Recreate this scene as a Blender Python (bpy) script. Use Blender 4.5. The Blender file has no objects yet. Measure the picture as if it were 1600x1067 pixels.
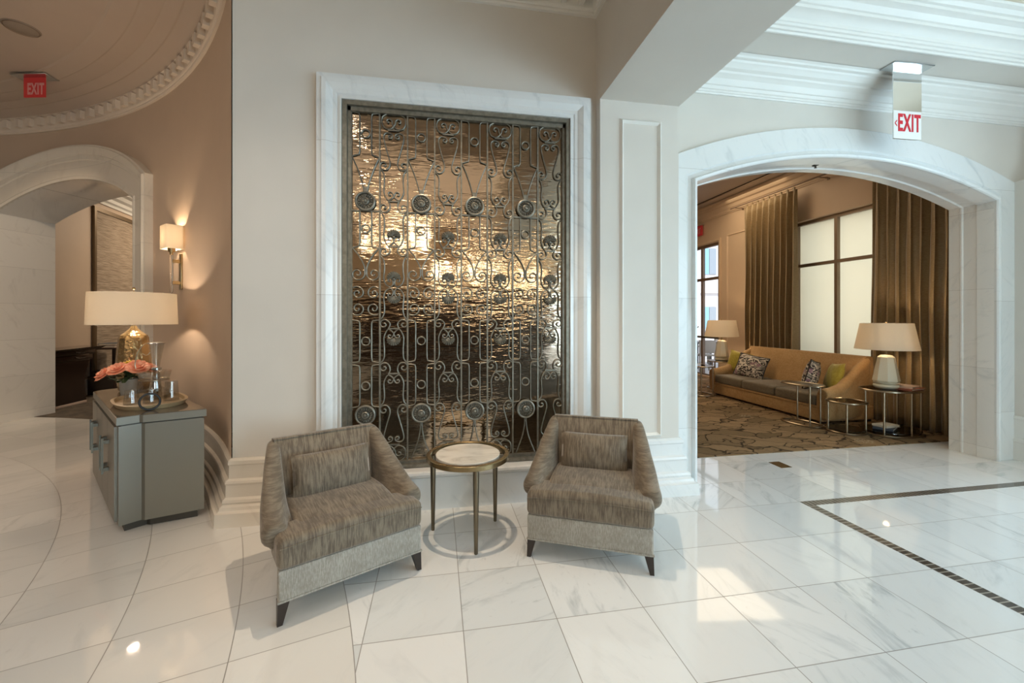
import bpy, bmesh, math, random
from mathutils import Vector, Matrix
random.seed(7)
D = bpy.data; SC = bpy.context.scene; COL = SC.collection
PI = math.pi
R = math.radians

# ------------------------------------------------------------------ helpers
def link(o, parent=None):
    COL.objects.link(o)
    if parent: o.parent = parent
    return o
def obj(name, bm, mat, parent=None, smooth=True, angle=40, label=None):
    me = D.meshes.new(name)
    bmesh.ops.recalc_face_normals(bm, faces=bm.faces)
    bm.to_mesh(me); bm.free()
    mats = mat if isinstance(mat, (list, tuple)) else [mat]
    for m in mats: me.materials.append(m)
    if smooth:
        for p in me.polygons: p.use_smooth = True
        me.set_sharp_from_angle(angle=R(angle))
    o = D.objects.new(name, me)
    if label: o['label'] = label
    return link(o, parent)
def thing(name, label, cat, loc=(0,0,0), rz=0, group=None):
    o = D.objects.new(name, None); COL.objects.link(o)
    o.empty_display_size = .1
    o.location = loc; o.rotation_euler = (0,0,rz); o['label'] = label; o['category'] = cat
    if group: o['group'] = group
    return o
def tag(o, label, cat, group=None, kind=None):
    o['label'] = label; o['category'] = cat
    if group: o['group'] = group
    if kind: o['kind'] = kind
    return o
def struct(name, bm, mat, parent=None, label=None, **k):
    o = obj(name, bm, mat, parent, **k)
    if parent is None:
        o['kind'] = 'structure'
        if label: o['label'] = label
    return o
def dup(root, loc=None, rz=None, label=None, group=None):
    r = root.copy(); COL.objects.link(r)
    if loc is not None: r.location = loc
    if rz is not None: r.rotation_euler = (0,0,rz)
    if label: r['label'] = label
    if group: r['group'] = group
    for ch in list(root.children):
        c = ch.copy(); COL.objects.link(c); c.parent = r
        for g in list(ch.children):
            d = g.copy(); COL.objects.link(d); d.parent = c
    return r
def B(): return bmesh.new()
def box(bm, x0,x1,y0,y1,z0,z1, mat=0):
    vs = [bm.verts.new(p) for p in ((x0,y0,z0),(x1,y0,z0),(x1,y1,z0),(x0,y1,z0),(x0,y0,z1),(x1,y0,z1),(x1,y1,z1),(x0,y1,z1))]
    for f in ((0,1,2,3),(4,5,6,7),(0,1,5,4),(1,2,6,5),(2,3,7,6),(3,0,4,7)):
        bm.faces.new([vs[i] for i in f]).material_index = mat
    return bm
def merge(bm, src, M=None):
    if M is not None: bmesh.ops.transform(src, matrix=M, verts=src.verts)
    me = D.meshes.new('tmp'); src.to_mesh(me); src.free(); bm.from_mesh(me); D.meshes.remove(me); return bm
def rbox(bm, x0,x1,y0,y1,z0,z1, r=.01, seg=3, crown=0, cuts=0, M=None):
    b = B(); box(b, x0,x1,y0,y1,z0,z1)
    bmesh.ops.recalc_face_normals(b, faces=b.faces)
    bmesh.ops.bevel(b, geom=b.edges[:], offset=r, segments=seg, profile=.5, affect='EDGES')
    if cuts:
        for ax,(a,c) in enumerate(((x0,x1),(y0,y1))):
            for k in range(1, cuts):
                n = [0,0,0]; n[ax] = 1; co = [0,0,0]; co[ax] = a+(c-a)*k/cuts
                bmesh.ops.bisect_plane(b, geom=b.verts[:]+b.edges[:]+b.faces[:], plane_co=co, plane_no=n)
        for v in b.verts:
            if crown and v.co.z > (z0+z1)/2:
                fx = (2*v.co.x-x0-x1)/(x1-x0); fy = (2*v.co.y-y0-y1)/(y1-y0)
                v.co.z += crown*max(0,(1-fx*fx))*max(0,(1-fy*fy))
    return merge(bm, b, M)
def prism(bm, pts, z0, z1, mat=0):
    a = [bm.verts.new((x,y,z0)) for x,y in pts]; b = [bm.verts.new((x,y,z1)) for x,y in pts]
    bm.faces.new(a).material_index = mat; bm.faces.new(b).material_index = mat
    n = len(pts)
    for i in range(n): bm.faces.new((a[i],a[(i+1)%n],b[(i+1)%n],b[i])).material_index = mat
    return bm
def loft(bm, rings, closed=True, cap=True, mat=0):
    """rings: equal-length lists of 3D points"""
    V = [[bm.verts.new(p) for p in r] for r in rings]
    n = len(V[0])
    for a,b in zip(V, V[1:]):
        for i in range(n if closed else n-1):
            j = (i+1)%n
            bm.faces.new((a[i],a[j],b[j],b[i])).material_index = mat
    if cap and closed:
        bm.faces.new(V[0]).material_index = mat; bm.faces.new(V[-1]).material_index = mat
    return V
def lathe(bm, prof, n=32, c=(0,0,0), cap=True, sx=1, sy=1, mat=0):
    rings = [[(c[0]+r*math.cos(2*PI*i/n)*sx, c[1]+r*math.sin(2*PI*i/n)*sy, c[2]+z) for i in range(n)] for r,z in prof]
    loft(bm, rings, True, cap, mat); return bm
def cyl(bm, x,y,z0,z1,r,n=20,r1=None,mat=0):
    return lathe(bm, [(r,z0),(r if r1 is None else r1,z1)], n, (x,y,0), mat=mat)
def tube(bm, pts, r, n=6, closed=False, flat=1.0, up=Vector((0,1,0)), cap=True):
    """tube along 3D polyline; 'up' is a fixed frame vector (binormal)"""
    P = [Vector(p) for p in pts]; rings = []
    m = len(P)
    for i,p in enumerate(P):
        if closed: t = P[(i+1)%m]-P[i-1]
        else: t = P[min(i+1,m-1)]-P[max(i-1,0)]
        if t.length < 1e-9: t = Vector((0,0,1))
        t.normalize()
        s = t.cross(up)
        if s.length < 1e-4: s = t.cross(Vector((1,0,0)))
        s.normalize(); u = s.cross(t).normalized()
        rr = r[i] if isinstance(r,(list,tuple)) else r
        rings.append([tuple(p + s*rr*math.cos(2*PI*k/n+PI/n) + u*rr*flat*math.sin(2*PI*k/n+PI/n)) for k in range(n)])
    if closed:
        rings.append(rings[0]); 
        V = [[bm.verts.new(q) for q in rg] for rg in rings[:-1]]; V.append(V[0])
        for a,b in zip(V,V[1:]):
            for k in range(n): bm.faces.new((a[k],a[(k+1)%n],b[(k+1)%n],b[k]))
    else: loft(bm, rings, True, cap)
    return bm
def catmull(P, k=5):
    out = []
    n = len(P)
    for i in range(n-1):
        p0 = P[max(i-1,0)]; p1 = P[i]; p2 = P[i+1]; p3 = P[min(i+2,n-1)]
        for j in range(k):
            t = j/k
            out.append(tuple(.5*((2*b)+(-a+c)*t+(2*a-5*b+4*c-d)*t*t+(-a+3*b-3*c+d)*t**3) for a,b,c,d in zip(p0,p1,p2,p3)))
    out.append(tuple(P[-1])); return out
def mould(bm, path, prof, closed_prof=True, mat=0, cap=True):
    """sweep (d,z) profile along 2D path; d is measured along the LEFT normal of the path"""
    n = len(path); rings = []
    for i,(x,y) in enumerate(path):
        def dr(a,b):
            v = Vector((b[0]-a[0], b[1]-a[1])); v.normalize(); return v
        if i == 0: d = dr(path[0],path[1]); m = Vector((-d.y,d.x))
        elif i == n-1: d = dr(path[-2],path[-1]); m = Vector((-d.y,d.x))
        else:
            d1 = dr(path[i-1],path[i]); d2 = dr(path[i],path[i+1])
            n1 = Vector((-d1.y,d1.x)); n2 = Vector((-d2.y,d2.x)); m = (n1+n2); m = m/(m.dot(n1) if abs(m.dot(n1))>1e-6 else 1)
        rings.append([(x+m.x*q[0], y+m.y*q[0], q[1]) for q in prof])
    loft(bm, rings, closed_prof, cap, mat); return bm

# ------------------------------------------------------------------ shader mini-language
class NT:
    def __init__(s, name):
        s.m = D.materials.new(name); s.m.use_nodes = True; s.t = s.m.node_tree
        s.t.nodes.clear(); s.out = s.t.nodes.new('ShaderNodeOutputMaterial')
    def n(s, typ, **k):
        nd = s.t.nodes.new(typ)
        for a,b in k.items(): setattr(nd,a,b)
        return nd
    def l(s, a, b): s.t.links.new(a.s if isinstance(a,S) else a, b)
    def put(s, sock, v):
        if isinstance(v, S): s.t.links.new(v.s, sock)
        elif isinstance(v,(tuple,list)) and len(v)==3 and sock.type=='RGBA': sock.default_value = (*v,1)
        else: sock.default_value = v
    def coord(s, kind='Object'):
        return S(s, s.n('ShaderNodeTexCoord').outputs[kind])
    def sep(s, v):
        x = s.n('ShaderNodeSeparateXYZ'); s.put(x.inputs[0], v); return [S(s,o) for o in x.outputs]
    def comb(s, x,y,z=0.0):
        c = s.n('ShaderNodeCombineXYZ')
        for i,v in enumerate((x,y,z)): s.put(c.inputs[i], v)
        return S(s, c.outputs[0])
    def noise(s, v, scale=5, detail=3, rough=.5, dist=0, col=False):
        q = s.n('ShaderNodeTexNoise'); s.put(q.inputs['Vector'], v)
        q.inputs['Scale'].default_value = scale; q.inputs['Detail'].default_value = detail
        q.inputs['Roughness'].default_value = rough; q.inputs['Distortion'].default_value = dist
        return S(s, q.outputs['Color' if col else 'Fac'])
    def white(s, v):
        q = s.n('ShaderNodeTexWhiteNoise'); s.put(q.inputs['Vector'], v); return S(s, q.outputs['Value'])
    def voro(s, v, scale=5, feature='F1', out='Distance', rnd=1):
        q = s.n('ShaderNodeTexVoronoi', feature=feature); s.put(q.inputs['Vector'], v)
        q.inputs['Scale'].default_value = scale; q.inputs['Randomness'].default_value = rnd
        return S(s, q.outputs[out])
    def mapv(s, v, sc=(1,1,1), rot=(0,0,0), loc=(0,0,0)):
        q = s.n('ShaderNodeMapping'); s.put(q.inputs[0], v)
        q.inputs['Scale'].default_value = sc; q.inputs['Rotation'].default_value = rot; q.inputs['Location'].default_value = loc
        return S(s, q.outputs[0])
    def ramp(s, f, pts):
        q = s.n('ShaderNodeValToRGB'); s.put(q.inputs[0], f)
        e = q.color_ramp.elements
        while len(e) < len(pts): e.new(.5)
        for el,(p,c) in zip(e, pts):
            el.position = p; el.color = (*c,1) if isinstance(c,(tuple,list)) else (c,c,c,1)
        return S(s, q.outputs[0])
    def mix(s, f, a, b):
        q = s.n('ShaderNodeMix', data_type='RGBA'); s.put(q.inputs[0], f); s.put(q.inputs[6], a); s.put(q.inputs[7], b)
        return S(s, q.outputs[2])
    def smooth(s, v, a, b):
        q = s.n('ShaderNodeMapRange', interpolation_type='SMOOTHSTEP'); s.put(q.inputs[0], v)
        q.inputs[1].default_value = a; q.inputs[2].default_value = b; return S(s, q.outputs[0])
    def bump(s, h, strength=.3, dist=.01):
        q = s.n('ShaderNodeBump'); s.put(q.inputs['Height'], h); q.inputs['Strength'].default_value = strength
        q.inputs['Distance'].default_value = dist; return S(s, q.outputs[0])
    def bsdf(s, color=(.8,.8,.8), rough=.5, metal=0, normal=None, sheen=0, trans=0, ior=None, spec=None, coat=0, emit=None, estr=1, alpha=None, sheen_tint=None):
        b = s.n('ShaderNodeBsdfPrincipled')
        s.put(b.inputs['Base Color'], color); s.put(b.inputs['Roughness'], rough); s.put(b.inputs['Metallic'], metal)
        if normal is not None: s.put(b.inputs['Normal'], normal)
        if sheen: b.inputs['Sheen Weight'].default_value = sheen; b.inputs['Sheen Roughness'].default_value = .4
        if sheen_tint: b.inputs['Sheen Tint'].default_value = (*sheen_tint,1)
        if trans: b.inputs['Transmission Weight'].default_value = trans
        if ior: b.inputs['IOR'].default_value = ior
        if spec is not None: b.inputs['Specular IOR Level'].default_value = spec
        if coat: b.inputs['Coat Weight'].default_value = coat; b.inputs['Coat Roughness'].default_value = .05
        if emit is not None: s.put(b.inputs['Emission Color'], emit); b.inputs['Emission Strength'].default_value = estr
        s.t.links.new(b.outputs[0], s.out.inputs[0]); return s.m
class S:
    def __init__(s, nt, sock): s.nt = nt; s.s = sock
    def op(s, o, *a):
        q = s.nt.n('ShaderNodeMath', operation=o); s.nt.put(q.inputs[0], s)
        for i,v in enumerate(a): s.nt.put(q.inputs[i+1], v)
        return S(s.nt, q.outputs[0])
    def __add__(s,o): return s.op('ADD',o)
    def __sub__(s,o): return s.op('SUBTRACT',o)
    def __mul__(s,o): return s.op('MULTIPLY',o)
    def __truediv__(s,o): return s.op('DIVIDE',o)
    def __radd__(s,o): return s+o
    def __rmul__(s,o): return s*o
    def __rsub__(s,o): return (s*-1.0)+o
    def floor(s): return s.op('FLOOR')
    def frac(s): return s.op('FRACT')
    def abs(s): return s.op('ABSOLUTE')
    def min(s,o): return s.op('MINIMUM',o)
    def max(s,o): return s.op('MAXIMUM',o)
    def lt(s,o): return s.op('LESS_THAN',o)
    def gt(s,o): return s.op('GREATER_THAN',o)
    def pow(s,o): return s.op('POWER',o)
    def sqrt(s): return s.op('SQRT')
    def sin(s): return s.op('SINE')
    def cos(s): return s.op('COSINE')

# ------------------------------------------------------------------ measured constants
CX, CY = -7.8, .08              # centre of the round hall
RW = 7.13                       # its wall
TILE = .4576; TX, TY = .1242, 1.9884
AX, AY = 3.97, 3.41             # the wide arch: centre x, face y
XW = 6.5                        # window wall of the lounge

# ------------------------------------------------------------------ materials
def simple(name, color, rough=.5, metal=0, **k):
    return NT(name).bsdf(color, rough, metal, **k)
def paint(name, color, rough=.55):
    t = NT(name); c = t.coord()
    w = t.noise(c, 260, 2)
    v = t.noise(c, 3, 2)
    col = t.mix(t.smooth(v,.3,.7), tuple(x*.97 for x in color), color)
    return t.bsdf(col, rough, normal=t.bump(w,.12,.003))
M = {}
M['paint'] = paint('warm_white_paint', (.69,.655,.60))
M['paint_trim'] = paint('pale_trim_paint', (.80,.79,.75), .4)
M['paint_round'] = paint('sand_wallcovering', (.54,.415,.31))
M['paint_ceiling_round'] = paint('taupe_ceiling_paint', (.47,.375,.30))
M['paint_round_trim'] = paint('sand_trim_paint', (.70,.60,.50), .45)
M['paint_lounge'] = paint('tan_lounge_paint', (.66,.50,.35))
M['paint_lounge_ceiling'] = paint('lounge_ceiling_paint', (.46,.37,.29))
M['cream'] = paint('cream_ceiling_paint', (.86,.76,.62))

def veins(t, p, rnd, vang=.9, lo=.52, hi=.78):
    """streaky grey marble figure; p world vector, rnd per-block random"""
    x,y,z = t.sep(p)
    a = rnd*2.0+vang
    ca,sa = a.cos(), a.sin()
    u = x*ca - y*sa; v = x*sa + y*ca
    off = rnd*37.0
    q = t.comb(u*2.2+off, v*9.0+off, z*3.0)
    n1 = t.noise(q, 1.0, 6, .62, .8)
    q2 = t.comb(u*6.0+off, v*16.0, z*5.0)
    n2 = t.noise(q2, 1.0, 5, .7, 1.2)
    return t.smooth(n1, lo, hi), t.smooth(n2, .58, .80)

def floor_material():
    t = NT('polished_marble_floor'); g = S(t, t.n('ShaderNodeNewGeometry').outputs['Position'])
    x,y,z = t.sep(g)
    # straight grid
    gu = (x-TX)/TILE; gv = (y-TY)/TILE
    iu,iv = gu.floor(), gv.floor(); fu,fv = gu.frac(), gv.frac()
    du = fu.min(1.0-fu)*TILE; dv = fv.min(1.0-fv)*TILE
    dg = du.min(dv)
    # fan-shaped courses round the hall
    rx, ry = x-CX, y-CY
    rad = (rx*rx+ry*ry).sqrt(); ang = ry.op('ARCTAN2', rx)
    dA = R(3.2)
    pa = (ang-R(18.6))/dA; pr = (rad-6.19)/.493
    ia, ir = pa.floor(), pr.floor(); fa, fr = pa.frac(), pr.frac()
    da = fa.min(1.0-fa)*dA*rad; dr_ = fr.min(1.0-fr)*.493
    dp = da.min(dr_)
    polar = rad.lt(7.669)
    dist = dg + (dp-dg)*polar
    dist = dist.min((rad-7.669).abs())
    idx = iu + (ia*3.0+200.0-iu)*polar; idy = iv + (ir*5.0+77.0-iv)*polar
    rnd = t.white(t.comb(idx, idy, 1.3)); rnd2 = t.white(t.comb(idy, idx, 7.7))
    v1, v2 = veins(t, g, rnd, .9, .50, .76)
    strength = t.smooth(rnd2, .0, 1.0)
    base = t.mix(rnd, (.82,.83,.83), (.71,.735,.745))
    c = t.mix(v1*(strength*strength*.72+.13), base, (.34,.38,.405))
    c = t.mix(v2*(strength*.42+.05), c, (.24,.255,.265))
    warm = t.smooth(t.noise(g, .9, 2), .5,.75)
    c = t.mix(warm*.07, c, (.70,.60,.47))
    c = t.mix(polar*.55, c, t.mix(rnd, (.80,.765,.71), (.72,.69,.64)))  # warm light of the round hall painted into its tiles
    grout = t.smooth(dist, .0030, .0010)
    c = t.mix(grout*.9, c, (.22,.205,.185))
    # dark mosaic border band
    bx0,bx1,by0,by1 = 2.869,2.944,2.828,2.903
    inx = x.gt(bx0)*y.lt(by1); inner = x.gt(bx1)*y.lt(by0)
    band = inx*(1.0-inner)
    mx = ((x-bx0)/.0187).frac(); my = ((y-by0)/.0187).frac()
    ax = (x/.0375).frac(); ay = (y/.0375).frac()
    leg = y.lt(by0)
    across = leg*(mx.lt(.08)) + (1.0-leg)*(my.lt(.08))
    gl = ay.lt(.2)*leg + ax.lt(.2)*(1.0-leg)
    gl = gl.min(1.0)
    rm = t.white(t.comb((x/.0375).floor(), (y/.0375).floor(), 2.0))
    mc = t.mix(rm, (.032,.028,.024), (.075,.066,.055))
    mc = t.mix((gl*.75+across*.25).min(1.0), mc, (.42,.39,.34))
    c = t.mix(band, c, mc)
    ro = t.noise(g, 6, 3)
    rough = ro*.05+.02 + grout*.4 + band*.15
    return t.bsdf(c, rough, spec=.75, normal=t.bump(dist.min(.004), .25, .002))
M['floor'] = floor_material()

def marble(name, tint=(.80,.80,.78), dark=(.47,.50,.51), joint=.83, jz0=.12, amt=.6, rough=.16, jx=None):
    t = NT(name); g = S(t, t.n('ShaderNodeNewGeometry').outputs['Position'])
    x,y,z = t.sep(g)
    k = ((z-jz0)/joint); rnd = t.white(t.comb(k.floor(), 3.0, 1.0))
    q = t.comb(x*1.0+z*.5, z, y)
    v1,v2 = veins(t, t.comb(x+y*.6, z, y), rnd, .5)
    c = t.mix(v1*amt, t.mix(rnd, tint, tuple(a*.94 for a in tint)), dark)
    c = t.mix(v2*amt*.4, c, tuple(a*.8 for a in dark))
    d = k.frac(); d = d.min(1.0-d)*joint
    if jx:
        e = ((x+y*.4)/jx).frac(); d = d.min(e.min(1.0-e)*jx)
    c = t.mix(t.smooth(d, .0022,.0008)*.55, c, (.33,.31,.28))
    return t.bsdf(c, rough, spec=.5)
M['marble'] = marble('honed_marble')
M['marble_warm'] = marble('veined_beige_marble', (.74,.68,.59), (.48,.42,.35), .55, .15, .45, .2)
M['marble_wall'] = marble('marble_block_wall', (.84,.80,.74), (.60,.56,.51), .52, .12, .5, .10)
M['marble_cool'] = marble('grey_white_marble', (.76,.78,.78), (.44,.48,.50), 1.15, .5, .45, .18)
def tabletop_marble():
    t = NT('cream_table_marble'); c = t.coord()
    n = t.noise(t.mapv(c,(3,12,1),(0,0,.2)), 1, 6, .6, 1)
    n2 = t.noise(t.mapv(c,(6,14,1),(0,0,.2)), 1.3, 3, .6, 1)
    col = t.mix(t.smooth(n,.42,.75), (.74,.70,.63), (.50,.45,.39))
    col = t.mix(t.smooth(n2,.70,.78), col, (.16,.14,.14))
    return t.bsdf(col, .12)
M['table_marble'] = tabletop_marble()

def fabric(name, c1, c2, sx=60, sz=7, sheen=.5, rough=.75, grain=None):
    t = NT(name); c = t.coord()
    x,y,z = t.sep(c)
    g_ = grain or (sx,sx,sz)
    n = t.noise(t.comb(x*g_[0], y*g_[1], z*g_[2]), 1, 5, .7)
    n2 = t.noise(c, 9, 3)
    wv = t.noise(c, 420, 2)
    f = t.smooth(n*.75+n2*.25, .40,.62)
    col = t.mix(f, c1, c2)
    col = t.mix(t.smooth(wv,.35,.65)*.25, col, tuple(a*.6 for a in c1))
    return t.bsdf(col, rough, sheen=sheen, normal=t.bump(n*.5+wv*.5,.35,.003), sheen_tint=(.95,.93,.9))
M['chenille'] = fabric('taupe_chenille', (.105,.078,.052), (.235,.19,.135), 120, 13, .4, grain=(110,11,11))
M['chenille_arm'] = fabric('taupe_chenille_crosswise', (.122,.092,.062), (.225,.182,.13), 120, 13, .4, grain=(12,14,85))
M['chenille_lit'] = fabric('light_painted_upholstery', (.26,.235,.195), (.40,.38,.335), 150, 30, .5)  # light falling on the chair base painted in as paler fabric
M['sofa_fabric'] = fabric('tan_sofa_fabric', (.40,.232,.088), (.50,.315,.14), 50, 50, .2)
M['sofa_cushion'] = fabric('olive_brown_cushion_fabric', (.13,.10,.062), (.19,.15,.092), 50, 50, .4)
M['mustard'] = fabric('mustard_velvet', (.36,.29,.03), (.47,.39,.06), 40, 40, .4)
def swirl():
    t = NT('swirl_print_fabric'); c = t.coord()
    n = t.noise(t.mapv(c,(1,1,2.2)), 4.0, 1.5, .5, 2.4)
    k = (n*4.5).frac()
    col = t.mix(t.smooth(k,.42,.5), (.68,.60,.50), (.035,.028,.03))
    n3 = t.noise(c, 9, 2)
    col = t.mix(t.smooth(n3,.58,.64)*.8, col, (.30,.16,.20))
    return t.bsdf(col, .8, sheen=.2)
M['swirl'] = swirl()
def curtain_mat():
    t = NT('bronze_silk_curtain'); c = t.coord(); x,y,z = t.sep(c)
    n = t.noise(t.comb(x*30,y*30,z*260.0), 1, 3, .6)
    col = t.mix(t.smooth(n,.35,.65), (.27,.185,.085), (.37,.27,.145))
    return t.bsdf(col, .42, sheen=.3, normal=t.bump(n,.15,.002))
M['curtain'] = curtain_mat()
def carpet():
    t = NT('patterned_carpet'); g = S(t, t.n('ShaderNodeNewGeometry').outputs['Position'])
    w = t.noise(g, 2.2, 3, .5, 0, col=True)
    v = S(t, t.n('ShaderNodeVectorMath', operation='MULTIPLY_ADD').outputs[0])
    nd = v.s.node; t.put(nd.inputs[0], w); nd.inputs[1].default_value = (.55,.55,0); t.put(nd.inputs[2], g)
    p = t.mapv(v, (2.6,6.4,0), (0,0,.5))
    e = t.voro(p, 1.0, 'DISTANCE_TO_EDGE'); cc = t.voro(p, 1.0, 'F1', 'Color')
    r = t.sep(cc)[0]
    col = t.mix(r, (.33,.225,.125), (.18,.125,.068))
    st = (t.noise(t.mapv(v,(40,5,1),(0,0,.7)),1,2))
    col = t.mix(t.smooth(st,.55,.65)*.35, col, (.10,.075,.05))
    f2 = t.voro(t.mapv(g,(.95,.95,0)), 1.0, 'F1', 'Distance')
    ring = t.smooth(f2,.16,.12)*t.smooth((t.noise(g,55,1)),.5,.56)
    col = t.mix(ring*.7, col, (.50,.42,.29))
    col = t.mix(t.smooth(e,.045,.015), col, (.055,.038,.024))
    pile = t.noise(g, 500, 2)
    return t.bsdf(col, .95, spec=.1, normal=t.bump(pile,.5,.004))
M['carpet'] = carpet()
M['dark_carpet'] = fabric('dark_brown_carpet', (.045,.03,.018), (.12,.085,.05), 6, 6, .1, .95)
M['rug'] = fabric('added_dark_rug', (.02,.014,.01), (.04,.03,.02), 8, 8, 0, .95)
M['iron'] = NT('aged_bronze_iron')
def iron():
    t = M['iron']; c = t.coord(); n = t.noise(c, 30, 4)
    col = t.mix(t.smooth(n,.3,.7), (.175,.162,.130), (.25,.236,.195))
    return t.bsdf(col, .42, .55, normal=t.bump(n,.2,.002))
M['iron'] = iron()
def rippled():
    t = NT('amber_rippled_glass'); c = t.coord(); x,y,z = t.sep(c)
    n = t.noise(t.comb(x*5.0, 0.0, z*26.0), 1, 2, .5, .6)
    n2 = t.noise(t.comb(x*14.0, 0.0, z*70.0), 1, 2, .5, .4)
    amp = t.smooth(t.noise(t.comb(x*1.3, 2.0, z*1.8),1,2),.40,.62)
    h = (n + n2*.35)*(amp*.85+.15)
    return t.bsdf((.40,.32,.235), .06, 1.0, normal=t.bump(h,.5,.009))
M['ripple'] = rippled()
M['brass'] = simple('aged_brass', (.42,.31,.165), .28, 1)
M['brass_dark'] = simple('bronze_leg_metal', (.20,.165,.115), .35, 1)
M['silver_brass'] = simple('pale_polished_metal', (.46,.38,.27), .28, 1)
M['table_brass'] = simple('dark_antique_brass', (.30,.225,.12), .27, 1)
M['wood_dark'] = simple('dark_stained_wood', (.022,.014,.011), .35)
M['lacquer'] = simple('black_cherry_lacquer', (.014,.005,.004), .16, coat=.6)
M['console'] = simple('champagne_lacquer', (.235,.222,.188), .36, .5)
M['console_top'] = simple('bronze_glass_top', (.235,.195,.15), .09, .45)
M['nickel'] = simple('antique_nickel', (.17,.155,.125), .35, 1)
M['recess'] = simple('shadow_gap_brown', (.07,.062,.05), .5, .3)
def shade(name, col, e=0):
    t = NT(name); c = t.coord(); x,y,z = t.sep(c)
    w = t.noise(t.comb(x*220.0,y*220.0,z*220.0),1,2)
    a = t.n('ShaderNodeBsdfDiffuse'); b = t.n('ShaderNodeBsdfTranslucent'); m = t.n('ShaderNodeMixShader')
    cc = t.mix(w*.3, col, tuple(q*.85 for q in col))
    t.put(a.inputs[0], cc); t.put(b.inputs[0], cc); m.inputs[0].default_value = .55
    t.t.links.new(a.outputs[0], m.inputs[1]); t.t.links.new(b.outputs[0], m.inputs[2])
    t.t.links.new(m.outputs[0], t.out.inputs[0]); return t.m
M['shade'] = shade('linen_lamp_shade', (.86,.80,.70))
M['blind'] = shade('woven_roller_blind', (.80,.78,.68))
M['bulb'] = NT('warm_bulb').bsdf((1,.8,.5), .4, emit=(1,.74,.42), estr=28)
M['bulb_hot'] = NT('chandelier_bulb').bsdf((1,.85,.6), .4, emit=(1,.86,.64), estr=60)
def hammered():
    t = NT('hammered_gold_glaze'); c = t.coord()
    v = t.voro(c, 38, 'SMOOTH_F1')
    return t.bsdf((.43,.30,.145), .27, .85, normal=t.bump(v,.6,.01))
M['hammered'] = hammered()
M['ceramic'] = simple('cream_crackle_ceramic', (.74,.69,.55), .2)
M['glass'] = NT('clear_glass').bsdf((1,1,1), .02, trans=1, ior=1.45)
def thin_glass(name, tintc=(1,1,1), fac=.12):
    t = NT(name); a = t.n('ShaderNodeBsdfTransparent'); b = t.n('ShaderNodeBsdfGlossy'); m = t.n('ShaderNodeMixShader')
    a.inputs[0].default_value = (*tintc,1); b.inputs['Roughness'].default_value = .02; m.inputs[0].default_value = fac
    t.t.links.new(a.outputs[0], m.inputs[1]); t.t.links.new(b.outputs[0], m.inputs[2]); t.t.links.new(m.outputs[0], t.out.inputs[0]); return t.m
M['pane'] = thin_glass('window_pane_glass', (.97,.98,1), .08)
M['thin'] = thin_glass('thin_clear_glass', (.95,.95,.94), .13)
M['smoked'] = thin_glass('smoked_table_glass', (.35,.28,.2), .25)
M['frame_bronze'] = simple('bronze_window_frame', (.24,.17,.11), .4, .3)
M['frame_door'] = simple('dark_mullion', (.19,.125,.08), .4, .2)
M['red'] = simple('sign_red', (.55,.012,.03), .4, emit=(.8,.02,.04), estr=.08)
M['red_glow'] = simple('glowing_red_sign', (.30,.02,.02), .4, emit=(.8,.05,.04), estr=.12)
M['sign_pink'] = simple('faded_pink_lettering', (.62,.28,.26), .5)
M['mirror'] = simple('mirror_panel', (.86,.88,.87), .03, 1)
M['reflected_white'] = simple('reflected_white', (.85,.85,.84), .3)  # for the white reflection painted on the mirrored exit sign
M['steel'] = simple('satin_steel', (.6,.63,.64), .25, 1)
M['black'] = simple('black_leather', (.012,.011,.011), .4)
M['grille'] = simple('ceiling_grille_paint', (.28,.22,.17), .6)
M['stone_pot'] = simple('grey_concrete_pot', (.36,.33,.29), .8)
def woodtray():
    t = NT('pale_wood_tray'); c = t.coord(); n = t.noise(t.mapv(c,(4,30,30)),1,4)
    return t.bsdf(t.mix(n, (.50,.37,.21), (.34,.24,.13)), .45)
M['tray'] = woodtray()
def petals():
    t = NT('coral_petals'); c = t.coord(); n = t.noise(c, 30, 3)
    return t.bsdf(t.mix(t.smooth(n,.35,.65), (.80,.25,.13), (.86,.42,.26)), .6)
M['petal'] = petals()
M['petal_yellow'] = simple('yellow_petals', (.75,.5,.07), .6)
M['leaf'] = simple('dark_green_leaf', (.035,.06,.02), .5)
def woven():
    t = NT('woven_grass_panel'); g = t.coord(); x,y,z = t.sep(g)
    n = t.noise(t.comb(x*3.0, y*3.0, z*85.0), 1, 4, .6, .4)
    return t.bsdf(t.mix(t.smooth(n,.35,.65), (.22,.165,.115), (.42,.335,.25)), .85, normal=t.bump(n,.6,.01))
M['woven'] = woven()
M['gold_frame'] = simple('antique_gold_frame', (.16,.11,.06), .4, .5)
M['book1'] = simple('cream_book_cover', (.55,.42,.34), .6)
M['book2'] = simple('coral_book_cover', (.35,.12,.08), .6)
M['book3'] = simple('blue_grey_book_cover', (.06,.075,.10), .5)
M['pages'] = simple('book_pages', (.7,.65,.55), .8)
M['facade'] = paint('pale_pink_stucco', (.80,.76,.74))
M['facade_white'] = simple('white_stucco', (.86,.86,.86), .8)
M['shutter'] = simple('sky_blue_shutter', (.30,.55,.80), .6)
M['patio'] = simple('pale_patio_paving', (.62,.60,.58), .8)
M['panel_wood'] = simple('dark_wall_panelling', (.04,.022,.013), .4)
M['white_metal'] = simple('white_railing_metal', (.75,.75,.75), .5)

# ------------------------------------------------------------------ room shell
H_CEIL = 4.30
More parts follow.
